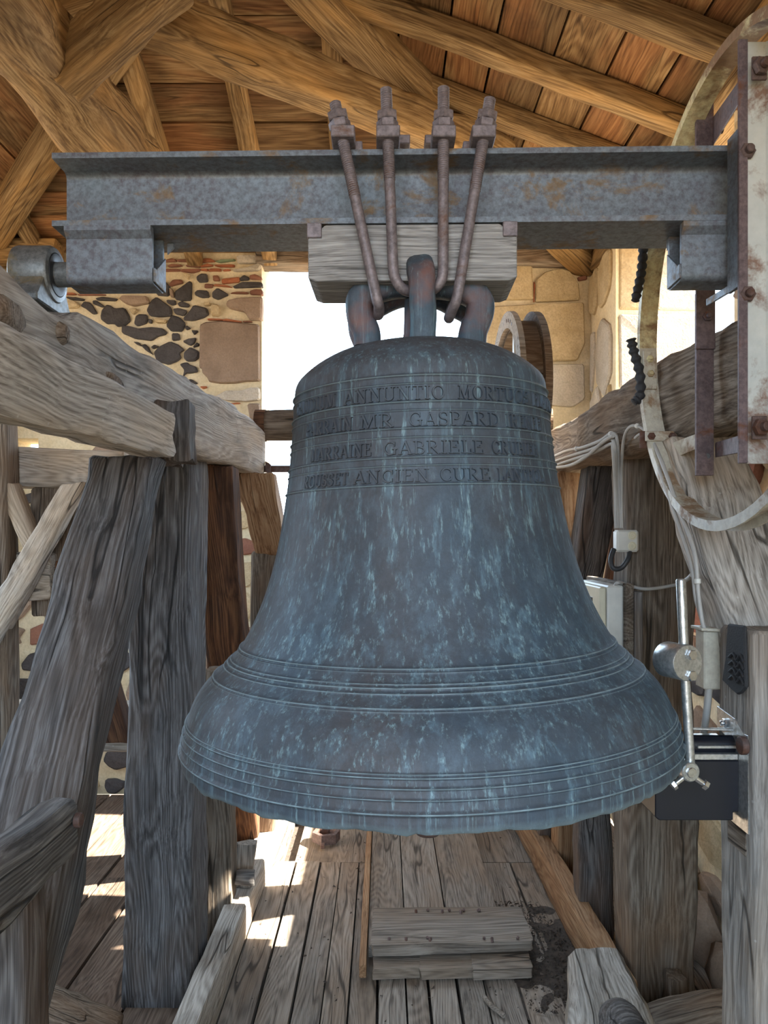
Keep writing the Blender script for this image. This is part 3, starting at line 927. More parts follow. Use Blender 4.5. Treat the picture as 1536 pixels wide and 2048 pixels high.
RIDGES = [(front_z(y), h, s) for y, h, s in (
    (749, .0035, .0022), (766, .002, .0014), (802, .003, .002), (819, .002, .0014), (855, .003, .002), (873, .002, .0014), (913, .003, .002), (930, .002, .0014), (968, .003, .002),
    (1337, .0034, .0020), (1345, .0022, .0014), (1368, .0026, .0016), (1376, .0040, .0022), (1388, .0026, .0016), (1417, .0036, .0022), (1424, .002, .0014),
    (1549, .0026, .0016), (1556, .0038, .0022), (1578, .0034, .0018), (1601, .0028, .0018), (1629, .0050, .0032))]
zs_ = set(ZT * i / 130 for i in range(131))
for z, h, s in RIDGES:
    for k in (-2.6, -1.8, -1.1, -0.5, 0, 0.5, 1.1, 1.8, 2.6):
        zz = z + k * s
        if 0 < zz < ZT: zs_.add(zz)
zs_ = sorted(zs_)

def outer(z):
    r = rad(z)
    for rz_, h, s in RIDGES:
        q = (z - rz_) / s
        if abs(q) < 3: r += h * math.exp(-q * q)
    return r

SEG = 208
verts, faces = [], []
rings = [(outer(z), z) for z in zs_]
top = [(0.10, ZT + 0.003), (0.05, ZT + 0.004)]
inner = [(0.04, ZT - 0.03), (0.17, ZT - 0.04), (0.225, ZT - 0.08), (0.235, 0.62), (0.26, 0.42), (0.33, 0.24), (0.40, 0.10), (0.465, 0.012)]
rings = rings + top + inner
nouter = len(zs_)
for k, (r, z) in enumerate(rings):
    for i in range(SEG):
        a = 2 * math.pi * i / SEG
        rr, zz = r, z
        if k < 12:                                   # chipped lip
            c_ = noise.noise(V((math.cos(a) * 9, math.sin(a) * 9, 2.0))) + 0.7 * noise.noise(V((math.cos(a) * 31, math.sin(a) * 31, 7.0)))
            f_ = max(0, 1 - z / 0.02)
            zz += (c_ * 0.009 + 0.002) * f_
            rr -= abs(c_) * 0.005 * f_
        if k == len(rings) - 1:
            c_ = noise.noise(V((math.cos(a) * 9, math.sin(a) * 9, 2.0)))
            zz += c_ * 0.004
        verts.append(bell_mw @ V((rr * math.sin(a), -rr * math.cos(a), zz)))
nrg = len(rings)
for k in range(nrg - 1):
    for i in range(SEG):
        a, b = k * SEG + i, k * SEG + (i + 1) % SEG
        faces.append((a, b, b + SEG, a + SEG))
for i in range(SEG):
    faces.append(((nrg - 1) * SEG + i, (nrg - 1) * SEG + (i + 1) % SEG, (i + 1) % SEG, i))
mesh('bell_body', verts, faces, 'bronze', bell, bell_mw, auto=60)

# pale worn crests of the moulding wires
for z, h, s in RIDGES[9:]:
    if h < .0025: continue
    vs, fc = [], []
    for dz, dh in ((-s * .55, -.0012), (-s * .25, .0005), (s * .25, .0005), (s * .55, -.0012)):
        for i in range(SEG):
            a = 2 * math.pi * i / SEG
            r = outer(z + dz) + dh
            vs.append(bell_mw @ V((r * math.sin(a), -r * math.cos(a), z + dz)))
    for k in range(3):
        for i in range(SEG):
            fc.append((k * SEG + i, k * SEG + (i + 1) % SEG, (k + 1) * SEG + (i + 1) % SEG, (k + 1) * SEG + i))
    mesh('moulding', vs, fc, 'moulding', bell, bell_mw, smooth=True)

# lettering, drawn with serifs, raised from the waist of the bell
def arc(cx, cy, rx, ry, a0, a1, n=8):
    return [(cx + rx * math.cos(math.radians(a0 + (a1 - a0) * i / n)), cy + ry * math.sin(math.radians(a0 + (a1 - a0) * i / n))) for i in range(n + 1)]
TH, TN = 0.17, 0.085
def stem(x): return [([(x, 0), (x, 1)], TH), ([(x - .17, .03), (x + .17, .03)], .07), ([(x - .17, .97), (x + .17, .97)], .07)]
def hs(x0, x1, y, up): return [([(x0, y), (x1, y)], .08), ([(x1 - .02, y), (x1 - .02, y + up)], .07)]
GL = {
 'A': (.86, [([(.1, 0), (.43, 1)], TN), ([(.43, 1), (.76, 0)], TH), ([(.22, .34), (.64, .34)], .08), ([(0, .03), (.24, .03)], .07), ([(.6, .03), (.9, .03)], .07)]),
 'B': (.76, stem(.18) + [(arc(.36, .74, .26, .24, 90, -90), TH * .8), (arc(.36, .26, .32, .25, 90, -90), TH * .8), ([(.18, .97), (.36, .97)], .08), ([(.18, .5), (.36, .5)], .08), ([(.18, .03), (.36, .03)], .08)]),
 'C': (.84, [(arc(.46, .5, .38, .48, 45, 315, 14), TH * .85), ([(.74, .98), (.74, .66)], .08), ([(.74, .02), (.74, .30)], .08)]),
 'D': (.88, stem(.18) + [(arc(.34, .5, .44, .47, 90, -90, 10), TH * .85), ([(.18, .97), (.34, .97)], .08), ([(.18, .03), (.34, .03)], .08)]),
 'E': (.74, stem(.18) + hs(.18, .66, .97, -.22) + hs(.18, .70, .03, .24) + hs(.18, .52, .5, .12)),
 'G': (.9, [(arc(.46, .5, .38, .48, 45, 320, 14), TH * .85), ([(.74, .98), (.74, .66)], .08), ([(.76, .05), (.76, .42)], TH * .85), ([(.58, .42), (.9, .42)], .07)]),
 'I': (.38, stem(.19)),
 'L': (.70, stem(.18) + hs(.18, .66, .03, .28)),
 'M': (1.08, [([(.16, 0), (.2, 1)], TN), ([(.2, 1), (.54, .05)], TH), ([(.54, .05), (.86, 1)], TN), ([(.88, 1), (.92, 0)], TH), ([(.02, .03), (.3, .03)], .07), ([(.78, .03), (1.06, .03)], .07), ([(.06, .97), (.22, .97)], .07), ([(.86, .97), (1.02, .97)], .07)]),
 'N': (.96, [([(.17, 0), (.17, 1)], TN), ([(.17, 1), (.78, 0)], TH), ([(.78, 0), (.78, 1)], TN), ([(.02, .03), (.32, .03)], .07), ([(.63, .97), (.93, .97)], .07), ([(.02, .97), (.2, .97)], .07)]),
 'O': (.92, [(arc(.46, .5, .38, .48, 0, 360, 18), TH * .85)]),
 'P': (.72, stem(.18) + [(arc(.36, .72, .29, .26, 90, -90), TH * .8), ([(.18, .97), (.36, .97)], .08), ([(.18, .46), (.36, .46)], .08)]),
 'R': (.84, stem(.18) + [(arc(.36, .73, .27, .25, 90, -90), TH * .8), ([(.18, .97), (.36, .97)], .08), ([(.18, .48), (.36, .48)], .08), ([(.36, .48), (.74, .0)], TH), ([(.68, .03), (.86, .03)], .07)]),
 'S': (.68, [(arc(.35, .74, .25, .24, 30, 270, 9) + arc(.33, .26, .27, .24, 90, -150, 9)[1:], TH * .85), ([(.56, .98), (.56, .72)], .08), ([(.08, .02), (.08, .30)], .08)]),
 'T': (.80, [([(.4, 0), (.4, 1)], TH), ([(.24, .03), (.56, .03)], .07), ([(.02, .96), (.78, .96)], .08), ([(.04, .97), (.04, .74)], .08), ([(.76, .97), (.76, .74)], .08)]),
 'U': (.92, [([(.17, 1), (.17, .3)], TH), (arc(.46, .3, .29, .28, 180, 360, 8), TH * .75), ([(.75, .3), (.75, 1)], TN), ([(.02, .97), (.32, .97)], .07), ([(.6, .97), (.9, .97)], .07)]),
}

def phi_of(px, r):
    lo, hi = -1.25, 1.25
    bx = 0.078
    for _ in range(50):
        mid = (lo + hi) / 2
        x = CX + F * (bx + r * math.sin(mid)) / (D - r * math.cos(mid))
        if x < px: lo = mid
        else: hi = mid
    return lo

def letter(ch, ph0, wang, z0, hgt, parent):
    wch, strokes = GL[ch]
    vs, fcs = [], []
    def mp(u, v, h):
        a = ph0 + u * wang / wch
        z = z0 + v * hgt
        r = rad(z) + h
        return bell_mw @ V((r * math.sin(a), -r * math.cos(a), z))
    asp = wang * rad(z0) / (wch * hgt)                # u unit vs v unit
    for k, (pts, th) in enumerate(strokes):
        for (u0, v0), (u1, v1) in zip(pts[:-1], pts[1:]):
            du, dv = (u1 - u0) * asp, v1 - v0
            L = math.hypot(du, dv) or 1e-6
            nu, nv = -dv / L * th / 2 / asp, du / L * th / 2
            eu, ev = (u1 - u0) / L * th * 0.12, dv / L * th * 0.12
            b = len(vs)
            for hgt_, sc in ((-0.003, 1.12), (0.0045 + 0.0003 * (k % 3), 0.72)):
                for (u, v, sg, e) in ((u0, v0, 1, -1), (u1, v1, 1, 1), (u1, v1, -1, 1), (u0, v0, -1, -1)):
                    vs.append(mp(u + nu * sg * sc + eu * e, v + nv * sg * sc + ev * e, hgt_))
            fcs += [(b, b + 1, b + 2, b + 3), (b + 4, b + 5, b + 6, b + 7)] + [(b + i, b + (i + 1) % 4, b + 4 + (i + 1) % 4, b + 4 + i) for i in range(4)]
    return mesh('letter', vs, fcs, 'letters', parent, bell_mw)

def inscription(y_top, y_bot, words, label):
    z0, z1 = front_z(y_bot), front_z(y_top)
    r = rad((z0 + z1) / 2)
    # thin raised fillet running under the words carries the letters
    vs, fcs = [], []
    zb = z0 - 0.0035
    pr_ = [(-0.002, zb - 0.0016), (0.0016, zb), (-0.002, zb + 0.0016)]
    for h, z in pr_:
        for i in range(120):
            a = 2 * math.pi * i / 120
            q = rad(z) + h
            vs.append(bell_mw @ V((q * math.sin(a), -q * math.cos(a), z)))
    for k in range(2):
        for i in range(120):
            fcs.append((k * 120 + i, k * 120 + (i + 1) % 120, (k + 1) * 120 + (i + 1) % 120, (k + 1) * 120 + i))
    ins = mesh('inscription', vs, fcs, 'letters', bell, bell_mw, smooth=True)
    ins['label'] = label
    unit = None
    for word, c0, c1, anchor in words:
        p0 = 560 + c0 * 560 / 1536 if c0 is not None else None
        p1 = 560 + c1 * 560 / 1536 if c1 is not None else None
        tot = sum(GL[c][0] for c in word) + 0.10 * (len(word) - 1)
        if p0 is not None and p1 is not None:
            a0, a1 = phi_of(p0, r), phi_of(p1, r)
            unit = (a1 - a0) / tot
        else:
            u = 0.052 * ((z1 - z0) / 0.025)
            uw = (z1 - z0) * 0.86 / r
            if p0 is not None:
                a0 = phi_of(p0, r); unit = uw
            else:
                unit = uw; a0 = phi_of(p1, r) - tot * unit
        a = a0
        for c in word:
            letter(c, a, GL[c][0] * unit, z0, z1 - z0, ins)
            a += (GL[c][0] + 0.10) * unit

inscription(771, 798, [('GAUDIUM', None, 312, 1), ('ANNUNTIO', 358, 905, 0), ('MORTUOS', 975, 1358, 0), ('PLANGO', 1385, None, 0)], 'raised serif letters GAUDIUM ANNUNTIO MORTUOS PLANGO')
inscription(824, 851, [('PARRAIN', None, 400, 1), ('MR', 440, 622, 0), ('GASPARD', 705, 1198, 0), ('IRENEE', 1236, None, 0)], 'raised serif letters PARRAIN MR GASPARD IRENEE')
inscription(881, 907, [('MARRAINE', None, 500, 1), ('GABRIELE', 565, 1108, 0), ('CRUBIER', 1155, None, 0)], 'raised serif letters MARRAINE GABRIELE CRUBIER')
inscription(937, 962, [('ROUSSET', None, 370, 1), ('ANCIEN', 400, 812, 0), ('CURE', 868, 1142, 0), ('LANTPOL', 1183, None, 0)], 'raised serif letters ROUSSET ANCIEN CURE LANTPO')

# crown of canons
def canon(pts, wd, th, up):
    sec_ = [(wd / 2 * math.copysign(abs(math.cos(a)) ** 0.55, math.cos(a)), th / 2 * math.copysign(abs(math.sin(a)) ** 0.55, math.sin(a))) for a in [2 * math.pi * (i + .5) / 16 for i in range(16)]]
    return sweep('canon', spline(pts, 7), sec_, 'crown', bell, up=up, fixed_up=True, jit=0.003)
bc = bell_mw @ V((0, 0, ZT))
cx_, cz_ = bc.x, bc.z
for sgn in (-1, 1):                                   # front and back straps
    yy = lambda o: D + sgn * o
    canon([(cx_ + .003, yy(.118), cz_ - .015), (cx_ + .003, yy(.120), cz_ + .07), (cx_ + .001, yy(.115), cz_ + .125), (cx_ - .002, yy(.085), cz_ + .155), (cx_ - .002, yy(.04), cz_ + .157), (cx_, D, cz_ + .15)], .053, .044, (0, 1, 0.001) if False else (0.0, sgn * 1.0, 0.35))
for sx in (-1, 1):                                    # paired side loops
    for dy in (-0.045, 0.06):
        X = lambda o: cx_ + sx * o
        y0 = D + dy
        canon([(X(.108), y0, cz_ + .000), (X(.112), y0, cz_ + .030), (X(.124), y0, cz_ + .066), (X(.122), y0, cz_ + .098), (X(.092), y0, cz_ + .120), (X(.05), D + dy * .7, cz_ + .134), (X(0), D + dy * .4, cz_ + .138)], .058, .050, (0, 1, 0))
lathe('crown_boss', (cx_, D, cz_ + .01), (0, 0, 1), [(.038, 0), (.032, .03), (.030, .12), (.035, .15)], 'crown', bell, 20)

# clapper
cl = empty('clapper', (0.094, D, 0.86), 'rusty iron clapper tip showing just below the bell lip', 'clapper')
lathe('clapper_shaft', (0.090, D, 1.16), (0, 0, 1), [(.03, 0), (.022, .1), (.018, .35), (.02, .715)], 'iron', cl, 16)
lathe('clapper_ball', (0.092, D, 0.955), (0, 0, 1), [(.022, 0), (.05, .03), (.075, .08), (.078, .12), (.06, .17), (.03, .21)], 'iron', cl, 24, auto=60)
lathe('clapper_tip', (0.094, D, 0.865), (0, 0, 1), [(.024, 0), (.03, .008), (.028, .03), (.022, .09)], 'iron', cl, 20, auto=60)

# ------------------------------------------------------------------ yoke
YAW = -0.0218
yk_mw = Matrix.Translation(V((0, 1.635, 0))) @ Matrix.Rotation(YAW, 4, 'Z')
Yp = lambda u, v, z: yk_mw @ V((u, v, z))
yoke = empty('bell_yoke', (0.01, 1.635, 2.14), 'grey mill-steel headstock beam the bell hangs from', 'bell yoke')
ZB, ZTp = 2.137, 2.287
hv, tf, tw, fl = 0.075, 0.0115, 0.0045, 0.013
def hprof():
    pts = []
    q = [(-hv, ZB), (hv, ZB), (hv, ZB + tf)]
    def fillet(cx, cz, a0, a1):
        return [(cx + fl * math.cos(math.radians(a0 + (a1 - a0) * i / 5)), cz + fl * math.sin(math.radians(a0 + (a1 - a0) * i / 5))) for i in range(6)]
    q += fillet(tw + fl, ZB + tf + fl, -90, -180)
    q += fillet(tw + fl, ZTp - tf - fl, 180, 90)
    q += [(hv, ZTp - tf), (hv, ZTp), (-hv, ZTp), (-hv, ZTp - tf)]
    q += fillet(-tw - fl, ZTp - tf - fl, 90, 0)
    q += fillet(-tw - fl, ZB + tf + fl, 0, -90)
    q += [(-hv, ZB + tf)]
    return q
def extr(name, prof2, u0, u1, mat, parent, mw=yk_mw, auto=35):
    n = len(prof2)
    vs = [mw @ V((u0, a, b)) for a, b in prof2] + [mw @ V((u1, a, b)) for a, b in prof2]
    fc = [tuple(range(n)), tuple(range(n, 2 * n))] + [(i, (i + 1) % n, n + (i + 1) % n, n + i) for i in range(n)]
    c = mw @ V(((u0 + u1) / 2, 0, 2.2))
    m2 = mw.copy(); m2.translation = c
    return mesh(name, vs, fc, mat, parent, m2, auto=auto)
extr('steel_beam', hprof(), -0.678, 0.735, 'steel', yoke)
def chan(u0, u1, v0, v1, z0, z1, name='steel_channel'):
    w_ = 0.009
    r_ = 0.014
    ar = lambda cx, cz, a0, a1, rr: [(cx + rr * math.cos(math.radians(a0 + (a1 - a0) * i / 4)), cz + rr * math.sin(math.radians(a0 + (a1 - a0) * i / 4))) for i in range(5)]
    # U-section, open to the top, toes turned under the beam flange
    p = [(v0 - .012, z1), (v0 - .012, z1 - .010)] + [(v0, z1 - .024)] + ar(v0 + r_, z0 + r_, 180, 270, r_) + ar(v1 - r_, z0 + r_, 270, 360, r_) + [(v1, z1)] + [(v1 - w_, z1)] + ar(v1 - r_, z0 + r_, 0, -90, r_ - w_) + ar(v0 + r_, z0 + r_, 270, 180, r_ - w_) + [(v0 + w_, z1)]
    return extr(name, p, u0, u1, 'steel', yoke)
chan(-0.652, -0.474, -0.066, 0.014, 2.022, ZB)
chan(0.604, 0.725, -0.062, 0.018, 2.022, ZB)
for u in (-0.4735, 0.6):
    prism('gusset', [Yp(u, -0.062, 2.026), Yp(u, 0.012, 2.026), Yp(u, 0.012, 2.10), Yp(u, -0.05, 2.055), Yp(u, -0.062, 2.055)], (0.004, 0, 0), 'steel', yoke, bev=0.0008)
    prism('lug', [Yp(u + .004, 0.02, 2.112), Yp(u + .018, 0.02, 2.126), Yp(u + .018, 0.02, 2.1365), Yp(u + .004, 0.02, 2.1365)], (0, 0.006, 0), 'steel', yoke, bev=0.0008)
# oak packing block, notched for two square lugs
blk = [(-.152, ZB - .030), (-.152, ZB - .112), (-.135, ZB - .118), (.255, ZB - .118), (.270, ZB - .112), (.270, ZB - .030), (.244, ZB - .030), (.244, ZB - .012), (.236, ZB - .004), (-.118, ZB - .004), (-.126, ZB - .012), (-.126, ZB - .030)]
o = prism('packing_block', [Yp(a, -.078, b) for a, b in blk], Yp(0, .15, 0) - Yp(0, 0, 0), 'block', yoke, bev=0.002, axis=(1, 0, 0))
o['label'] = 'silvery oak packing block under the steel beam'
for u in (-.141, .2545):
    box('square_lug', Yp(u - .0135, -.081, ZB - .030), Yp(u + .0135, .06, ZB + .0), 'rod', yoke, 0.0015)

# hanger bolts with nuts, washers and threads
def threaded(p0, p1, r, parent):
    p0, p1 = V(p0), V(p1)
    L = (p1 - p0).length
    n = int(L / 0.0042)
    pf = [(r * .8, -0.0005)]
    for i in range(n):
        h = L * i / n
        pf += [(r * 0.88, h), (r * 1.04, h + L / n * .5)]
    pf += [(r * 0.8, L)]
    lathe('thread', p0, p1 - p0, pf, 'rod', parent, 16, auto=20)
RB = 0.0108
def nuts(pt, ax, parent):
    a = V(ax).normalized()
    z0 = 2.289
    s = .0235
    c = V(pt)
    pl = box('square_washer', (c.x - s, c.y - .022, z0), (c.x + s, c.y + .035, z0 + .023), 'rod', parent, 0.002, axis=0)
    k = c + a * ((z0 + .0235 - c.z) / a.z)
    cyl('nut', k, k + a * .017, .022, 'rod', parent, 6, .002, ph=.3)
    cyl('nut', k + a * .0175, k + a * .0345, .022, 'rod', parent, 6, .002, ph=.75)
def hanger(top_px, mid_px, d, hook, thread_y, name='hanger_bolt'):
    """top_px..mid_px straight in front of the beam, then the hook points"""
    T, B = P(*top_px, d), P(*mid_px, d)
    ax = T - B
    pts = [B.lerp(T, k) for k in (1.0, .75, .5, .25, 0.0)] + [V(h) for h in hook]
    ob = tube(name, pts, RB, 'rod', yoke, 14, 7)
    th = B.lerp(T, (mid_px[1] - thread_y) / (mid_px[1] - top_px[1]))
    threaded(th, T + ax.normalized() * .001, RB * 1.06, ob)
    c = B.lerp(T, (2.289 - B.z) / (T.z - B.z))
    nuts(c, ax, ob)
    return ob
dR = 1.535
hanger((670, 206), (752, 590), dR, [P(758, 614, 1.55), P(757, 630, 1.58), P(752, 622, 1.61), P(748, 600, 1.64)], 395)
hanger((980, 198), (915, 590), dR, [P(905, 618, 1.55), P(898, 636, 1.575), P(900, 628, 1.61), P(908, 604, 1.64)], 383)
hanger((772, 178), (786, 530), dR, [P(790, 555, 1.537), P(803, 576, 1.543), P(822, 583, 1.56), P(842, 584, 1.585)], 362)
hanger((887, 176), (886, 530), dR, [P(884, 555, 1.537), P(874, 573, 1.543), P(858, 582, 1.56), P(842, 584, 1.585)], 362)
# rear bolts seen just above the flange
for px in (868, 800):
    ob = tube('hanger_bolt', [P(px, 275, 1.735), P(px, 420, 1.735)], RB, 'rod', yoke, 12)
    box('square_washer', P(px, 300, 1.735) + V((-.022, -.03, 0)), P(px, 300, 1.735) + V((.022, .022, .02)), 'rod', ob, 0.002, axis=0)
for px in (714, 937):
    c = P(px, 300, 1.57)
    box('square_lug', (c.x - .011, 1.566, 2.2872), (c.x + .011, 1.70, 2.307), 'rod', yoke, 0.0015, axis=1)

# shaft and left bearing
cyl('shaft', (-0.70, 1.648, 2.062), (-0.645, 1.645, 2.062), .026, 'bear', yoke, 24)
br = empty('bearing', (-0.75, 1.65, 1.97), 'rounded steel shaft bearing bolted on the pale oak rail', 'bearing')
lathe('housing', (-0.785, 1.65, 2.062), (1, 0, 0), [(.048, 0), (.058, .006), (.060, .012), (.060, .078), (.056, .084), (.046, .086), (.044, .078), (.030, .078)], 'bear', br, 40)
lathe('seal_ring', (-0.710, 1.65, 2.062), (1, 0, 0), [(.028, 0), (.044, .002), (.044, .012), (.034, .014), (.028, .012)], 'blackc', br, 32)
prism('foot', [(-0.705, 1.565, 1.985), (-0.705, 1.735, 1.985), (-0.705, 1.735, 2.0), (-0.705, 1.70, 2.05), (-0.705, 1.60, 2.05), (-0.705, 1.565, 2.0)], (-0.07, 0, 0), 'bear', br, bev=0.003)
hexbolt('bolt', (-0.74, 1.585, 2.0), (0, 0, 1), .012, .01, 'iron', br)

# ------------------------------------------------------------------ left bell frame
inL = lambda d: -0.577 + 0.087 * (d - 2.26)           # inner face of the left rail
lf = empty('oak_trestle', (-0.7, 2.5, 0), 'weathered oak bell frame on the left with post and leaning brace', 'bell frame', 'oak bell frames')
def rail_bend(t_, r_):
    d = .8 + 2.4 * t_
    dz = -.028 * max(0, 1 - abs((d - 1.50) / .13) ** 3) if 1.37 < d < 1.60 else 0.0
    if d > 2.75: dz -= .03 * (d - 2.75) / .45
    if d < 1.4: dz += .02 * (1.4 - d)
    return V((0, 0, dz * r_.y + 0.004 * math.sin(t_ * 9)))
o = timber('head_rail', quad_y(inL(.8) - .22, inL(.8), 1.755, 1.978, .8), quad_y(inL(3.2) - .2, inL(3.2), 1.75, 1.972, 3.2), 'railg', lf, sec=44, sub=6, rnd=.05, amp=.006, low=.012, bend=rail_bend)
o = timber('side_plank', quad_y(-.665, -.605, 1.69, 1.834, .95), quad_y(-.565, -.500, 1.69, 1.800, 1.85), 'rail', lf, sec=30, sub=6, rnd=.08, amp=.005, low=.009, end=.03)
timber('shadow_gap_block', quad_z(-.60, -.492, 1.97, 2.05, 1.70), quad_z(-.60, -.50, 1.98, 2.05, 1.85), 'postd', lf, sec=5, sub=4, amp=.008)  # dark block standing in for the shadowed gap at the plank end
timber('post', quad_z(-.842, -.612, 2.45, 2.68, 0.0), quad_z(-.80, -.614, 2.44, 2.68, 1.752), 'postb', lf, sec=30, sub=6, rnd=.05, amp=.005, low=.012)
# brace leaning towards the photographer
by = lambda z: 1.85 - (1.70 - z) / 1.45
timber('brace', quad_z(-.712, -.552, by(.15), by(.15) + .13, .15), quad_z(-.709, -.556, by(1.69), by(1.69) + .127, 1.69), 'postb', lf, sec=34, sub=6, rnd=.06, amp=.008, low=.018)
# braces and props behind
by2 = lambda z: 2.74 + (1.75 - z) * .47
timber('brace', quad_z(-.72, -.575, by2(.1), by2(.1) + .14, .1), quad_z(-.72, -.545, by2(1.75), by2(1.75) + .14, 1.75), 'red', lf, sec=20, sub=5)
timber('prop', quad_z(-.68, -.565, 2.86, 2.97, 0.0), quad_z(-.67, -.57, 2.84, 2.95, 1.0), 'railr', lf, sec=14, sub=5)
timber('end_post', quad_z(-.55, -.41, 3.25, 3.37, 1.43), quad_z(-.60, -.44, 3.06, 3.19, 1.752), 'orange', lf, sec=8, sub=4)
timber('end_post', quad_z(-.66, -.52, 3.60, 3.74, 0.0), quad_z(-.56, -.40, 3.26, 3.40, 1.43), 'railr', lf, sec=14, sub=4)
timber('sill', quad_y(-.600, -.524, 0.002, .14, 1.9), quad_y(-.595, -.50, 0.002, .13, 4.2), 'rail', lf, sec=26, sub=4, amp=.004, low=.008)
timber('board', quad_z(-.60, -.515, 2.99, 3.03, .14), quad_z(-.585, -.50, 3.0, 3.04, .30), 'floor', lf, sec=4, sub=3)
timber('peg', quad_x(-.56, 2.90, 2.94, .19, .235), quad_x(-.49, 2.90, 2.94, .185, .235), 'post', lf, sec=3, sub=2, amp=.002, low=.002)
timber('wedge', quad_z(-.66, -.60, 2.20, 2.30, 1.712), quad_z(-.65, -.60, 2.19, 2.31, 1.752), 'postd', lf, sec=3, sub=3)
prism('iron_cleat', [P(143, 1500, 1.45), P(160, 1498, 1.46), P(158, 1507, 1.46), P(126, 1508, 1.44)], (0, .05, 0), 'iron', lf, bev=.001)

def knot(px, py, rx, rz, xf, mat, parent, ang=0.0):
    d = (xf) / ((px - CX) / F)
    c = P(px, py, d)
    vs, fc = [V((xf + .0035, c.y, c.z))], []
    n = 18
    for k, (sc_, dx) in enumerate(((.35, .006), (.7, .004), (1.0, -.010))):
        for i in range(n):
            a = 2 * math.pi * i / n
            u, w_ = math.cos(a) * rx * sc_, math.sin(a) * rz * sc_
            u, w_ = u * math.cos(ang) - w_ * math.sin(ang), u * math.sin(ang) + w_ * math.cos(ang)
            j = 1 + .18 * noise.noise(V((math.cos(a) * 2, math.sin(a) * 2, px)))
            vs.append(V((xf + dx, c.y + u * j, c.z + w_ * j)))
    for i in range(n):
        k = (i + 1) % n
        fc += [(0, 1 + i, 1 + k), (1 + i, 1 + k, 1 + n + k, 1 + n + i), (1 + n + i, 1 + n + k, 1 + 2 * n + k, 1 + 2 * n + i)]
    return mesh('knot', vs, fc, mat, parent, smooth=True)
knot(28, 632, .055, .032, inL(1.33) + .006, 'railr', lf, -.2)
knot(232, 762, .06, .016, inL(1.75) + .004, 'railr', lf, -.1)
knot(90, 815, .028, .02, -.588, 'railr', lf)
knot(130, 668, .022, .025, inL(1.5) + .006, 'railr', lf)

# low rail in front, with its stub post
lr = empty('low_rail', (-.53, 1.15, 0), 'short worn oak rail end on a dark stub post below the leaning brace', 'rail')
timber('rail', quad_y(-.575, -.505, .955, 1.085, .72), quad_y(-.555, -.500, .978, 1.076, 1.262), 'post', lr, sec=18, sub=5, rnd=.12, amp=.005, low=.008)
timber('stub_post', quad_z(-.60, -.508, 1.08, 1.17, 0.0), quad_z(-.59, -.506, 1.08, 1.17, .985), 'postd', lr, sec=12, sub=4)
cyl('bolt', P(150, 1640, 1.25), P(163, 1640, 1.25), .012, 'iron', lr, 10)
lg = timber('sill_stump', quad_x(-1.18, 2.14, 2.36, .003, .25), quad_x(-.79, 2.14, 2.34, .003, .08), 'railr', sec=12, sub=6, rnd=.2, amp=.012, low=.02)
tag(lg, 'sloping broken timber stump lying on the floor boards at lower left', 'timber')

# ------------------------------------------------------------------ older frame further back on the left
of = empty('old_frame', (-1.5, 3.0, 0), 'pale crossed-brace timber frame standing behind the leaning brace', 'timber frame')
timber('top_beam', quad_x(-2.3, 3.0, 3.15, 1.70, 1.885), quad_x(-1.02, 3.0, 3.15, 1.695, 1.84), 'rail', of, sec=14, sub=5)
timber('post', quad_z(-1.50, -1.41, 2.90, 3.0, 0.0), quad_z(-1.50, -1.42, 2.90, 3.0, 1.95), 'railr', of, sec=14, sub=4)
timber('brace', quad_z(-1.36, -1.30, 2.91, 2.98, 1.44), quad_z(-1.47, -1.40, 2.91, 2.98, 1.70), 'rail', of, sec=6, sub=3)
timber('brace', quad_z(-1.62, -1.50, 2.88, 2.95, 1.0), quad_z(-1.23, -1.14, 2.91, 2.99, 1.70), 'rail', of, sec=14, sub=4)
timber('panel', quad_z(-1.39, -1.2, 3.03, 3.07, 1.2), quad_z(-1.39, -1.2, 3.03, 3.07, 1.69), 'railr', of, sec=6, sub=4)
timber('panel', quad_z(-1.7, -1.46, 3.03, 3.07, 1.2), quad_z(-1.7, -1.46, 3.03, 3.07, 1.66), 'red', of, sec=6, sub=4)
timber('lower_beam', quad_x(-2.2, 2.97, 3.07, 1.22, 1.46), quad_x(-1.30, 2.97, 3.07, 1.26, 1.44), 'rail', of, sec=8, sub=4)
timber('brace', quad_z(-1.12, -1.0, 3.02, 3.12, .7), quad_z(-1.30, -1.2, 3.02, 3.12, 1.40), 'red', of, sec=8, sub=4)
timber('bottom_beam', quad_x(-2.3, 3.2, 3.36, .62, .80), quad_x(-.86, 3.2, 3.36, .60, .79), 'rail', of, sec=12, sub=4)
timber('post', quad_z(-1.02, -.92, 3.38, 3.48, 0.0), quad_z(-1.02, -.92, 3.38, 3.48, .8), 'postd', of, sec=6, sub=3)
timber('post', quad_z(-2.1, -1.98, 3.02, 3.14, 0.0), quad_z(-2.1, -1.98, 3.02, 3.14, 1.70), 'railr', of, sec=6, sub=3)

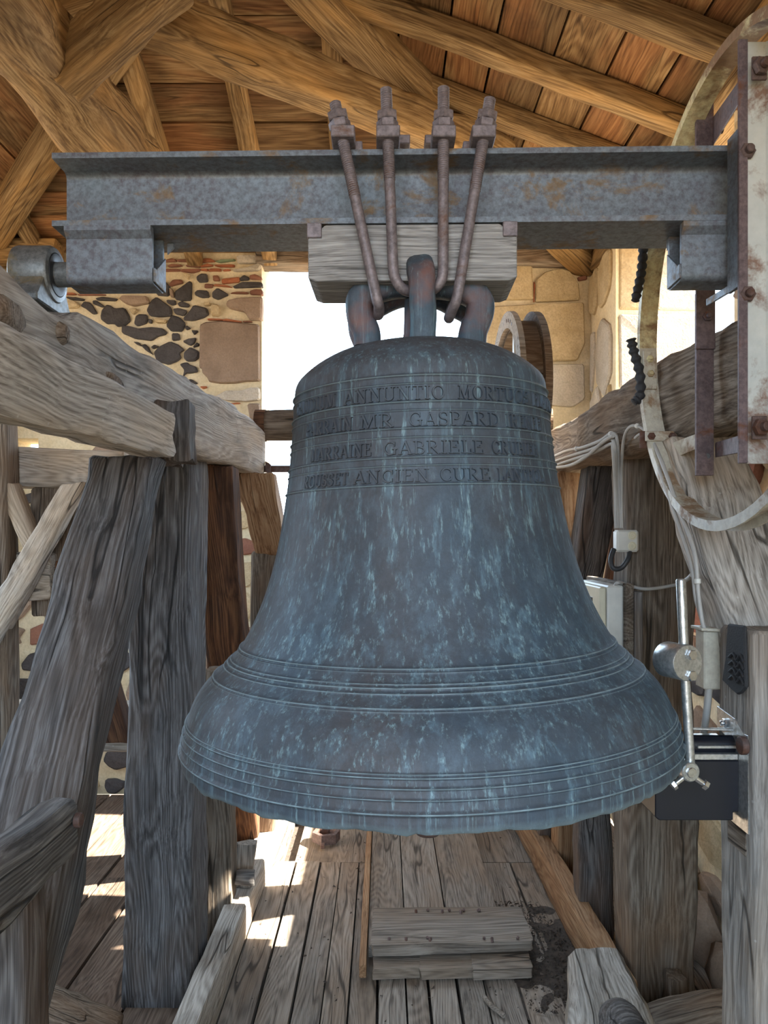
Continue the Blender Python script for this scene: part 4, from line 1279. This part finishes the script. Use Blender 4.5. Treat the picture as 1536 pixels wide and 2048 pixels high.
# ------------------------------------------------------------------ right bell frame
rf = empty('oak_trestle', (.85, 2.5, 0), 'brown oak bell frame on the right carrying grey cables', 'bell frame', 'oak bell frames')
inR = lambda d: .745 + (2.1 - d) * .081
def rbend(t_, r_):
    d = .8 + 2.3 * t_
    return V((0.012 * math.sin(t_ * 7), 0, (0.016 if d < 2.35 else -.024 if d > 2.5 else -.004) * r_.y))
timber('head_rail', quad_y(inR(.8), inR(.8) + .24, 1.755, 1.972, .8), quad_y(inR(3.1), inR(3.1) + .22, 1.75, 1.968, 3.1), 'railr', rf, sec=48, sub=6, rnd=.1, amp=.008, low=.014, bend=rbend)
timber('post', quad_z(.786, .995, 2.45, 2.64, 0.0), quad_z(.775, .985, 2.43, 2.63, 1.77), 'railr', rf, sec=30, sub=6, rnd=.05, amp=.005, low=.014)
byr = lambda z: 1.93 - (1.74 - z) / 1.45
timber('brace', quad_z(.735, .915, byr(1.2), byr(1.2) + .16, 1.2), quad_z(.72, .90, byr(1.75), byr(1.75) + .15, 1.75), 'rail', rf, sec=18, sub=6, rnd=.06, amp=.007, low=.015)
timber('brace', quad_z(.70, .82, by2(.1), by2(.1) + .14, .1), quad_z(.735, .85, by2(1.75), by2(1.75) + .14, 1.75), 'postd', rf, sec=20, sub=5)
timber('brace', quad_z(.84, .92, by2(.1) - .05, by2(.1) + .08, .1), quad_z(.855, .93, by2(1.75) - .05, by2(1.75) + .08, 1.75), 'red', rf, sec=14, sub=4)
timber('prop', quad_z(.73, .855, 2.86, 2.97, 0.0), quad_z(.70, .83, 2.84, 2.95, .95), 'postd', rf, sec=14, sub=5)
timber('end_post', quad_z(.755, .88, 3.35, 3.48, 0.0), quad_z(.67, .78, 2.97, 3.09, 1.75), 'orange', rf, sec=14, sub=4)
timber('sill', quad_y(.70, .775, .002, .15, 2.35), quad_y(.66, .735, .002, .15, 4.2), 'orange', rf, sec=20, sub=4, amp=.004, low=.008)
timber('foot_block', quad_z(.88, .95, 2.37, 2.445, 0.0), quad_z(.885, .945, 2.38, 2.445, .13), 'railr', rf, sec=3, sub=3)

# cross pieces at the far end
lgx = empty('cross_log', (-.48, 3.26, 1.9), 'round dark cross log tying the far frame ends behind the bell', 'log')
tube('log', [(-.52, 3.27, 1.975), (0.1, 3.27, 1.985), (.70, 3.22, 1.975)], .063, 'railr', lgx, 20, scale=lambda t_: 1 + .05 * math.sin(t_ * 13))
cyl('end_cap', (-.545, 3.27, 1.975), (-.50, 3.27, 1.975), .068, 'red', lgx, 20)
tr = empty('tie_rod', (-.48, 3.21, 1.78), 'thin iron tie rod with square plate joining the frame ends', 'rod')
box('bar', (-.50, 3.205, 1.772), (.68, 3.22, 1.80), 'iron', tr, .001)
prism('plate', [P(530, 922, 3.19), P(541, 928, 3.19), P(541, 948, 3.19), P(530, 944, 3.19)], (0, .02, 0), 'iron', tr, bev=.002)

# ------------------------------------------------------------------ far wheel of the next bell
fw = empty('pulley_wheel', (.47, 2.9, 2.03), 'pale double-rimmed wooden bell wheel standing behind the bell shoulder', 'wheel')
ca = V((math.cos(.16), -math.sin(.16) , 0)).normalized()
cu = V((math.sin(-.04), math.cos(-.04), 0)).normalized()
def ringpath(c, R_, n=72):
    return [V(c) + cu * R_ * math.cos(2 * math.pi * i / n) + V((0, 0, R_ * math.sin(2 * math.pi * i / n))) for i in range(n)]
wc = V((.452, 2.90, 2.045))
nx = cu.cross(V((0, 0, 1))).normalized()
if nx.x < 0: nx = -nx
def flat_ring(name, c, r0, r1, th, mat, parent, nrm, n=64, u=None):
    u = u or cu
    vs, fc = [], []
    for h in (0, 1):
        for rr in (r0, r1):
            for i in range(n):
                a = 2 * math.pi * i / n
                vs.append(V(c) + V(nrm) * th * h + u * rr * math.cos(a) + V((0, 0, rr * math.sin(a))))
    for i in range(n):
        k = (i + 1) % n
        fc += [(i, k, n + k, n + i), (2 * n + i, 2 * n + k, 3 * n + k, 3 * n + i), (i, k, 2 * n + k, 2 * n + i), (n + i, n + k, 3 * n + k, 3 * n + i)]
    return mesh(name, vs, fc, mat, parent, auto=30)
flat_ring('rim', wc, .235, .295, .02, 'rail', fw, nx)
flat_ring('rim', wc + nx * .085, .235, .295, .025, 'railr', fw, nx)
flat_ring('rope_groove', wc + nx * .02, .225, .262, .065, 'railr', fw, nx)
for a in (0.5, 1.57, 2.64, 3.67, 4.71, 5.76):
    p = wc + nx * .045
    q = p + (cu * math.cos(a) + V((0, 0, math.sin(a)))) * .235
    sweep('spoke', [p, q], [(-.014, -.01), (.014, -.01), (.014, .01), (-.014, .01)], 'pbox', fw, up=nx)
for k in range(4):
    a = 1.75 + k * .13
    p = wc + (cu * math.cos(a) + V((0, 0, math.sin(a)))) * .262
    cyl('hole_plug', p - nx * .001, p + nx * .004, .008, 'iron', fw, 10)
cyl('axle', wc + nx * .12, V((.20, 2.90, 2.045)), .025, 'iron', fw, 16)
box('axle_arm', (.20, 2.88, 2.03), (.26, 3.30, 2.06), 'iron', fw, .004)

# ------------------------------------------------------------------ large steel bell wheel on the right
bw = empty('ringing_wheel', (.70, 1.60, 1.52), 'big steel ringing wheel with rusty cream channel rim and white spoke', 'wheel')
WC = V((.712, 1.60, 2.01)); WR_ = .475
def wheel_seg(a0, a1, mat, name='rim'):
    n = 40
    path = [WC + V((0, math.cos(a0 + (a1 - a0) * i / n), math.sin(a0 + (a1 - a0) * i / n))) * WR_ for i in range(n + 1)]
    up = V((1, 0, 0))
    # channel: web 46 mm wide, flanges standing outwards
    sec_ = [(-.0, -.023), (.022, -.023), (.022, -.018), (.005, -.018), (.005, .018), (.022, .018), (.022, .023), (0, .023)]
    return sweep(name, path, sec_, mat, bw, up=(1, 0, 0), fixed_up=True, auto=30)
wheel_seg(math.radians(-200), math.radians(0), 'cream')
wheel_seg(math.radians(0), math.radians(160), 'creamr')
# joint plate with two bolts on the far side of the rim
for z in (1.0, -1.0):
    pass
def rim_pt(a, r=WR_): return WC + V((0, math.cos(a), math.sin(a))) * r
jp = prism('joint_plate', [rim_pt(math.radians(a), WR_ - .004) + V((dx, 0, 0)) for a, dx in ((-1, -.017), (-1, .017), (-14, .017), (-14, -.017))], (0, -.005, 0), 'cream', bw, bev=.0015)
for a in (-4, -9):
    hexbolt('bolt', rim_pt(math.radians(a), WR_ - .010), (0, -1, .1), .010, .008, 'creamr', jp)
# rim clamp near the oak rail
a = math.radians(-32)
c = rim_pt(a, WR_ - .006)
cp = box('rim_clamp', c + V((-.036, -.008, -.012)), c + V((.046, -.002, .014)), 'cream', bw, .0015, axis=0)
for dx in (-.022, .032):
    hexbolt('bolt', c + V((dx, -.009, 0)), (0, -1, 0), .010, .007, 'iron', cp)
box('clamp_back', c + V((-.04, .022, -.028)), c + V((.05, .03, .018)), 'iron', bw, .0015, axis=0)
# white rusting spoke: angle channel standing in front of the beam end
sx0, sx1, sy = .683, .762, 1.485
ch = [(sx0, sy), (sx0, sy - .006), (sx0 + .05, sy - .006), (sx0 + .072, sy - .030), (sx1 + .02, sy - .030), (sx1 + .02, sy - .024), (sx0 + .076, sy - .024), (sx0 + .054, sy)]
z0_, z1_ = 1.642, 2.452
n = len(ch)
vs = [V((a_, b_, z0_)) for a_, b_ in ch] + [V((a_, b_, z1_)) for a_, b_ in ch]
sp_ = mesh('white_spoke', vs, [tuple(range(n)), tuple(range(n, 2 * n))] + [(i, (i + 1) % n, n + (i + 1) % n, n + i) for i in range(n)], 'white', bw, frame((sx0, sy, z0_), (0, 0, 1), (1, 0, 0)))
for py in (118, 370, 430, 505, 880):
    p = P(1487, py, sy - .0065)
    cyl('hole', p + V((0, -.0006, 0)), p + V((0, .004, 0)), .0075, 'blackc', sp_, 14, .0005)
for py in (305, 590, ):
    hexbolt('bolt', P(1492, py, sy - .006), (0, -1, 0), .0155, .011, 'iron', sp_)
for px, py in ((1518, 135), (1518, 855)):
    p = P(px, py, 1.452)
    hexbolt('bolt', p, (.25, -1, 0), .017, .012, 'iron', sp_)
    box('square_washer', p + V((-.012, .0005, -.022)), p + V((.016, .006, .022)), 'iron', sp_, .001, axis=2)
box('edge_strip', (.678, 1.470, 1.642), (.695, 1.4775, 2.452), 'bar', sp_, .001, axis=2)
# end plate of the beam that the spoke bolts to
box('end_plate', (.684, 1.487, 1.985), (.692, 1.535, 2.292), 'steel', yoke, .001, axis=2)
# dark flat bar behind the beam, top and bottom pieces
box('flat_bar', (.715, 1.762, 1.642), (.755, 1.772, 2.06), 'bar', bw, .001, axis=2)
box('flat_bar', (.712, 1.756, 1.93), (.756, 1.762, 2.10), 'bar', bw, .001, axis=2)
box('flat_bar', (.715, 1.762, 2.28), (.755, 1.772, 2.495), 'bar', bw, .001, axis=2)
hexbolt('bolt', P(1415, 633, 1.755), (0, -1, 0), .012, .006, 'bar', bw)
cyl('hole', P(1415, 912, 1.7615), P(1415, 912, 1.765), .0065, 'blackc', bw, 12, .0005)
cyl('hole', P(1413, 219, 1.7615), P(1413, 219, 1.765), .0065, 'cream', bw, 12, .0005)
cyl('stud', P(1430, 260, 1.77), P(1446, 262, 1.77), .007, 'iron', bw, 10)
# cross pieces to the rim
prism('rim_bracket', [P(1332, 890, 1.98), P(1396, 866, 1.79), P(1396, 896, 1.79), P(1338, 920, 1.98)], (.004, .004, 0), 'cream', bw, bev=.001)
prism('rim_bracket', [P(1430, 885, 1.765), P(1480, 870, 1.55), P(1480, 905, 1.55), P(1430, 915, 1.765)], (.004, .002, 0), 'bar', bw, bev=.001)
prism('rim_bracket', [P(1425, 235, 1.765), P(1478, 160, 1.52), P(1478, 205, 1.52), P(1425, 290, 1.765)], (.004, .002, 0), 'bar', bw, bev=.001)
prism('rim_bracket', [P(1412, 598, 1.72), P(1470, 562, 1.52), P(1470, 577, 1.52), P(1412, 612, 1.72)], (.006, .004, 0), 'steel', bw, bev=.001)

# black ribbed rope ends hanging on the rim
for pts, nm in (([P(1288, 470, 2.0), P(1283, 540, 2.02), P(1270, 604, 2.02)], 'black ribbed rubber hose end above the rim joint'), ([P(1262, 678, 2.0), P(1268, 705, 2.0), P(1279, 745, 2.0), P(1280, 790, 1.98), P(1266, 806, 1.98)], 'black ribbed hose end curling beside the rim clamp')):
    sp2 = spline(pts, 14)
    nn = len(sp2)
    o = sweep('rubber_hose', sp2, circ(.0115, 10), 'rubber', None, up=(.3, .9, .1), scale=lambda t_: 1 + .22 * math.sin(t_ * 60) - (.5 * max(0, t_ - .93) / .07))
    tag(o, nm, 'hose')

# ------------------------------------------------------------------ cables and boxes
def cable(pts, r=.0058, label='', mat='cable', name='cable', clips=()):
    e = tube(name, pts, r, mat, None, 8, 6)
    tag(e, label, 'cable', 'cables on the oak frame')
    sp3 = spline(pts, 6)
    for k in clips:
        i = int(k * (len(sp3) - 2))
        d = (sp3[i + 1] - sp3[i]).normalized()
        cyl('clip', sp3[i] - d * .006, sp3[i] + d * .006, r * 1.5, 'pbox', e, 10)
    return e
def RP(px, py, off=.02):
    d = (.73 + .1701 - off) / ((px - CX) / F + .081)
    return P(px, py, d)
cable([RP(1090, 922), RP(1130, 903), RP(1165, 895), RP(1200, 882), RP(1222, 868), P(1234, 880, 2.30), P(1238, 960, 2.40), P(1241, 1056, 2.41)], label='upper grey cable sagging past the bell and dropping to the junction box', clips=(.25, .6))
cable([RP(1090, 930), RP(1140, 912), RP(1190, 896), RP(1218, 878), P(1229, 892, 2.30), P(1233, 960, 2.40), P(1236, 1056, 2.41)], label='second grey cable of the bundle beside the bell waist')
cable([RP(1090, 938), RP(1140, 921), RP(1190, 904), RP(1222, 888), P(1226, 900, 2.31), P(1231, 980, 2.40), P(1232, 1056, 2.41)], label='third grey cable of the bundle beside the bell waist')
cable([RP(1090, 936, .035), RP(1135, 932, .035), RP(1170, 915, .035), RP(1205, 885, .035), RP(1226, 872, .035)], label='lowest looping grey cable drooping under the bundle')
cable([P(1244, 1056, 2.41), P(1243, 960, 2.39), P(1246, 890, 2.28), RP(1256, 858, .03), RP(1275, 852, .03), RP(1298, 870, .03), P(1322, 920, 1.93), P(1355, 1010, 1.82), P(1388, 1100, 1.72), P(1397, 1190, 1.70), P(1406, 1250, 1.69), P(1416, 1264, 1.70)], .0048, label='grey cable arching over and running down the post edge', clips=(.38, .8))
cable([RP(1270, 876, .03), RP(1285, 868, .03), RP(1305, 890, .03), P(1322, 950, 1.92), P(1358, 1050, 1.81), P(1383, 1130, 1.73), P(1392, 1200, 1.71), P(1410, 1258, 1.70)], .0042, 'darker cable running beside the arching grey cable')
cable([P(1384, 1150, 1.74), P(1372, 1160, 2.0), P(1350, 1170, 2.34), P(1290, 1178, 2.36), P(1250, 1168, 2.38), P(1234, 1166, 2.36), P(1228, 1180, 2.42)], .0055, 'single grey cable swagging across the post above the cream box')
cable([P(1418, 1372, 1.70), P(1415, 1410, 1.71), P(1410, 1450, 1.72), P(1402, 1490, 1.72)], .008, 'grey cable hanging behind the hammer rod')
cable([P(1228, 1098, 2.41), P(1222, 1118, 2.40), P(1226, 1136, 2.39), P(1242, 1136, 2.39), P(1256, 1118, 2.39), P(1260, 1100, 2.41)], .008, 'short black cable looping under the junction box', 'blackc')

jb = empty('junction_box', (.745, 2.42, 1.45), 'small white junction box with two round cable knockouts', 'junction box')
a, b = P(1233, 1104, 2.40), P(1277, 1060, 2.40)
box('box_body', (a.x, 2.395, a.z), (b.x, 2.44, b.z), 'pbox', jb, .006, axis=2)
for py in (1071, 1092):
    lathe('knockout', P(1264, py, 2.395), (0, -1, 0), [(.0135, 0), (.0135, .002), (.010, .0035), (.009, .002), (.004, .002), (.003, .0035)], 'creamp', jb, 20)

eb = empty('control_box', (.71, 2.5, 1.13), 'cream electrical control box with dark window beside the bell flank', 'control box')
box('box_body', (.685, 2.36, 1.13), (.735, 2.70, 1.352), 'pbox', eb, .005, axis=2)
dr = box('door', (.664, 2.37, 1.135), (.684, 2.695, 1.347), 'creamp', eb, .004, axis=2)
box('window_pane', (.6632, 2.45, 1.18), (.664, 2.62, 1.31), 'glassd', dr, .0003, axis=2)
box('backing_board', (.7355, 2.34, 1.06), (.76, 2.80, 1.36), 'railr', eb, .002, axis=1)
box('backing_board', (.7605, 2.33, 1.0), (.784, 2.75, 1.335), 'post', eb, .002, axis=2)
sb = empty('small_box', (.72, 1.70, 1.16), 'little cream metal box behind the hammer weight', 'box')
a, b = P(1409, 1380, 1.69), P(1438, 1262, 1.69)
box('box_body', (a.x, 1.692, a.z), (b.x + .02, 1.74, b.z), 'cream', sb, .003, axis=2)
prism('lid', [P(1403, 1256, 1.682), P(1444, 1258, 1.682), P(1444, 1264, 1.682), P(1403, 1262, 1.682)], (0, .06, 0), 'cream', sb, bev=.001)

# ------------------------------------------------------------------ hammer post, motor and hammer
hp = empty('hammer_post', (.78, 1.58, 0), 'square grey oak post on the right with a black rubber pad', 'post')
timber('post', quad_z(.722, .86, 1.498, 1.655, 0.0), quad_z(.72, .86, 1.498, 1.657, 1.305), 'railg', hp, sec=26, sub=6, rnd=.04, amp=.003, low=.006)
pad = [P(1462, 1246, 1.60), P(1500, 1250, 1.53), P(1504, 1372, 1.525), P(1494, 1384, 1.54), P(1484, 1388, 1.555), P(1470, 1378, 1.58), P(1448, 1362, 1.61), P(1456, 1320, 1.60)]
pad = [V((.7165, 1.508 + (1505 - CX - (p.x / p.y * F)) * .0019, p.z)) for p in pad]
o = prism('rubber_pad', pad, (-.008, 0, 0), 'rubber', hp, bev=.003)
for k, z in enumerate((1.21, 1.225, 1.24, 1.255)):
    tube('tread', [(.708, 1.515, z), (.7075, 1.530, z + .012), (.7075, 1.545, z), (.7075, 1.560, z + .01), (.708, 1.580, z)], .0028, 'rubber', o, 6, 3)

hm = empty('hammer_motor', (.66, 1.58, .93), 'black electric hammer motor box bolted under the bell lip', 'motor')
mb = [(.548, .935), (.548, 1.045), (.552, 1.049), (.718, 1.049), (.718, .945), (.706, .945), (.706, .928), (.556, .928)]
prism('housing', [V((a_, 1.556, b_)) for a_, b_ in mb], (0, .125, 0), 'navy', hm, bev=.002)
box('top_plate', (.636, 1.56, 1.072), (.716, 1.66, 1.078), 'zinc', hm, .001, axis=0)
prism('top_plate', [V((.58, 1.665, 1.085)), V((.716, 1.665, 1.085)), V((.716, 1.575, 1.104)), V((.60, 1.59, 1.104))], (0, 0, .004), 'zinc', hm, bev=.001)
cyl('motor_drum', (.628, 1.585, 1.074), (.717, 1.585, 1.074), .019, 'navy', hm, 24)
box('band', (.62, 1.557, 1.050), (.716, 1.59, 1.062), 'zinc', hm, .001, axis=0)
box('mount_plate', (.7165, 1.515, .915), (.7205, 1.60, 1.11), 'zinc', hm, .001, axis=2)
prism('mount_plate', [V((.7195, 1.57, 1.13)), V((.7195, 1.655, 1.138)), V((.7195, 1.655, 1.092)), V((.7195, 1.515, 1.07)), V((.7195, 1.515, 1.10))], (-.004, 0, 0), 'zinc', hm, bev=.0006)
hexbolt('bolt', (.715, 1.61, 1.112), (-1, 0, 0), .010, .006, 'bright', hm)
cyl('bolt', (.717, 1.525, 1.088), (.704, 1.525, 1.088), .018, 'iron', hm, 14)
box('wood_wedge', (.7185, 1.53, .865), (.7215, 1.61, .925), 'railr', hm, .001, axis=1)

hb = empty('hammer', (.59, 1.48, 1.03), 'zinc-plated hammer rod with round weight beside the bell lip', 'hammer')
dH = 1.48
pt, pm, pbm = P(1361.5, 1158, dH), P(1369, 1325, dH), P(1381, 1532, dH)
lathe('upper_rod', pm, pt - pm, [(.0092, 0), (.0092, (pt - pm).length - .003), (.0075, (pt - pm).length)], 'zinc', hb, 20)
lathe('lower_rod', pbm, pm - pbm, [(.0088, 0), (.0088, (pm - pbm).length)], 'zinc', hb, 20)
cdir = V((-.36, 1, -.02)).normalized()
c0 = P(1376, 1326, 1.455)
wt = lathe('weight', c0, cdir, [(.033, 0), (.0345, .0018), (.0345, .058), (.033, .060)], 'zinc', hb, 40)
for py in (1310, 1352):
    p = P(1383, py, 1.4545)
    p.y = c0.y - (p.x - c0.x) * (cdir.x / cdir.y) 
    hexbolt('bolt', p, -cdir, .0105, .007, 'bright', wt, shank=False)
hub0 = P(1383, 1545, 1.458)
hb_h = lathe('hub', hub0, (-.2, 1, 0), [(.0165, 0), (.0185, .002), (.0185, .036), (.016, .038)], 'zinc', hb, 28)
cyl('shaft', hub0 + V((0, -.004, 0)), hub0 + V((-.02, .1, 0)), .010, 'bright', hb_h, 18)
for sx in (-1, 1):
    p = hub0 + V((sx * .012, .012, -.014))
    dv = V((sx * .8, -.1, -.55)).normalized()
    sc_ = cyl('set_screw', p, p + dv * .018, .0055, 'bright', hb, 12)
    cyl('screw_head', p + dv * .018, p + dv * .027, .0095, 'bright', sc_, 6, .001)
tube('spring_wire', [P(1365, 1420, 1.50), P(1366, 1480, 1.50), P(1367, 1525, 1.49)], .0022, 'orange', hb, 6)

# ------------------------------------------------------------------ timbers and litter on the floor
o = timber('sill_end', [P(1128, 2075, 1.93), P(1305, 2075, 1.93), V((.70, 1.95, .255)), V((.455, 1.95, .255))], [V((.555, 2.34, .003)), V((.735, 2.34, .003)), V((.730, 2.34, .25)), V((.560, 2.34, .25))], 'rail', sec=10, sub=6, rnd=.12, amp=.006, low=.01)
bpy.data.objects.remove(o)
o = timber('sill_end', [V((.44, 1.86, .003)), V((.70, 1.86, .003)), V((.70, 1.86, .25)), V((.45, 1.86, .25))], [V((.545, 2.34, .003)), V((.735, 2.34, .003)), V((.728, 2.34, .255)), V((.560, 2.34, .255))], 'rail', sec=12, sub=6, rnd=.12, amp=.006, low=.012)
tag(o, 'thick weathered sill timber end with vertical cracks at lower right', 'timber')
o = lathe('round_log', (.60, 1.60, .305), (-.06, 1, 0), [(.02, 0), (.045, .006), (.052, .03), (.053, .30), (.046, .325), (.025, .338)], 'postd', None, 24)
tag(o, 'dark round log end lying on the cracked sill timber', 'log')
o = timber('fallen_timber', quad_x(.72, 2.06, 2.24, .003, .16), quad_x(1.1, 2.06, 2.22, .12, .27), 'railr', sec=12, sub=5, rnd=.25, amp=.008, low=.016)
tag(o, 'rounded brown timber leaning upward beside the hammer post foot', 'timber')
R = random.Random(12)
for k, (x, y, z, s) in enumerate(((1.12, 2.75, .12, .14), (1.1, 2.45, .10, .12), (1.13, 3.05, .14, .15))):
    vs = []
    bm = bmesh.new()
    bmesh.ops.create_icosphere(bm, subdivisions=2, radius=1)
    for v in bm.verts:
        v.co = V((v.co.x * .06, v.co.y * s, v.co.z * z)) * (1 + .25 * noise.noise(v.co * 2 + V((k * 7, 0, 0))))
    zmin = min(v.co.z for v in bm.verts)
    o = from_bm('boulder', bm, 'brown', None, Matrix.Translation(V((x, y, -zmin + .002))), auto=30)
    tag(o, ('brown loose stone behind the right post foot', 'smaller loose stone near the hammer post foot', 'loose stone farthest back along the side wall')[k], 'stone')
bm = bmesh.new()
bmesh.ops.create_icosphere(bm, subdivisions=3, radius=.06)
for v in bm.verts:
    v.co = V((v.co.x * 1.1, v.co.y, v.co.z * .8)) * (1 + .3 * noise.noise(v.co * 22))
zmin = min(v.co.z for v in bm.verts)
o = from_bm('round_stone', bm, 'tan', None, Matrix.Translation(V((-.675, 4.02, -zmin + .002))), auto=50)
tag(o, 'small rounded mossy stone on the floor behind the left sill', 'stone')

# rusty hexagonal socket on the boards
hx = empty('hex_socket', (-.29, 3.8, 0), 'rusty hollow hexagonal iron socket standing on the floor boards', 'iron socket')
lathe('ring', (-.285, 3.80, .002), (0, 0, 1), [(.052, 0), (.070, .003), (.070, .05), (.052, .052), (.050, .04), (.050, .0)], 'iron', hx, 6, ph=.52, cap=False)
box('tab', (-.305, 3.70, .003), (-.285, 3.745, .02), 'iron', hx, .002)

# dirt swept against the right sill
R = random.Random(3)
vs, fc = [], []
for i in range(1500):
    q = R.random()
    x = .46 + .26 * R.random() ** .8
    y = 2.42 + .75 * R.random()
    x -= max(0, (y - 2.75)) * .22
    if R.random() < .18:
        x, y = R.uniform(-.5, .6), R.uniform(1.9, 4.0)
        if -.09 < x < .53 and 2.58 < y: continue
    s = R.uniform(.003, .009)
    b = len(vs)
    c = V((x, y, s * .3))
    for k in range(4):
        vs.append(c + V((R.uniform(-s, s), R.uniform(-s, s), (s * .8 if k == 3 else 0))))
    fc += [(b, b + 1, b + 2), (b, b + 1, b + 3), (b + 1, b + 2, b + 3), (b, b + 2, b + 3)]
o = mesh('dirt_crumbs', vs, fc, 'soil')
tag(o, 'dark crumbs of dirt swept along the right sill', 'dirt', kind='stuff')
# low mound under the crumbs
vs, fc = [], []
nx_, ny_ = 16, 30
for i in range(nx_ + 1):
    for j in range(ny_ + 1):
        x, y = .44 + .27 * i / nx_, 2.40 + .75 * j / ny_
        e = min(i, nx_ - i if i < nx_ else 0, j, ny_ - j) 
        h = .012 * (i / nx_) * (1 - abs(j / ny_ - .5) * 1.9) + .012 * noise.noise(V((x * 18, y * 14, 0))) - .006
        vs.append(V((x, y, h)))
for i in range(nx_):
    for j in range(ny_):
        a = i * (ny_ + 1) + j
        fc.append((a, a + 1, a + ny_ + 2, a + ny_ + 1))
o = mesh('dirt_mound', vs, fc, 'soil', smooth=True)
tag(o, 'thin drift of dark dirt between trap door and right sill', 'dirt', kind='stuff')
o = tube('wood_chip', [(.325, 2.50, .008), (.34, 2.45, .012), (.375, 2.40, .009)], .008, 'floor', None, 8, 5)
tag(o, 'small pale splinter of wood lying before the trap door', 'splinter')
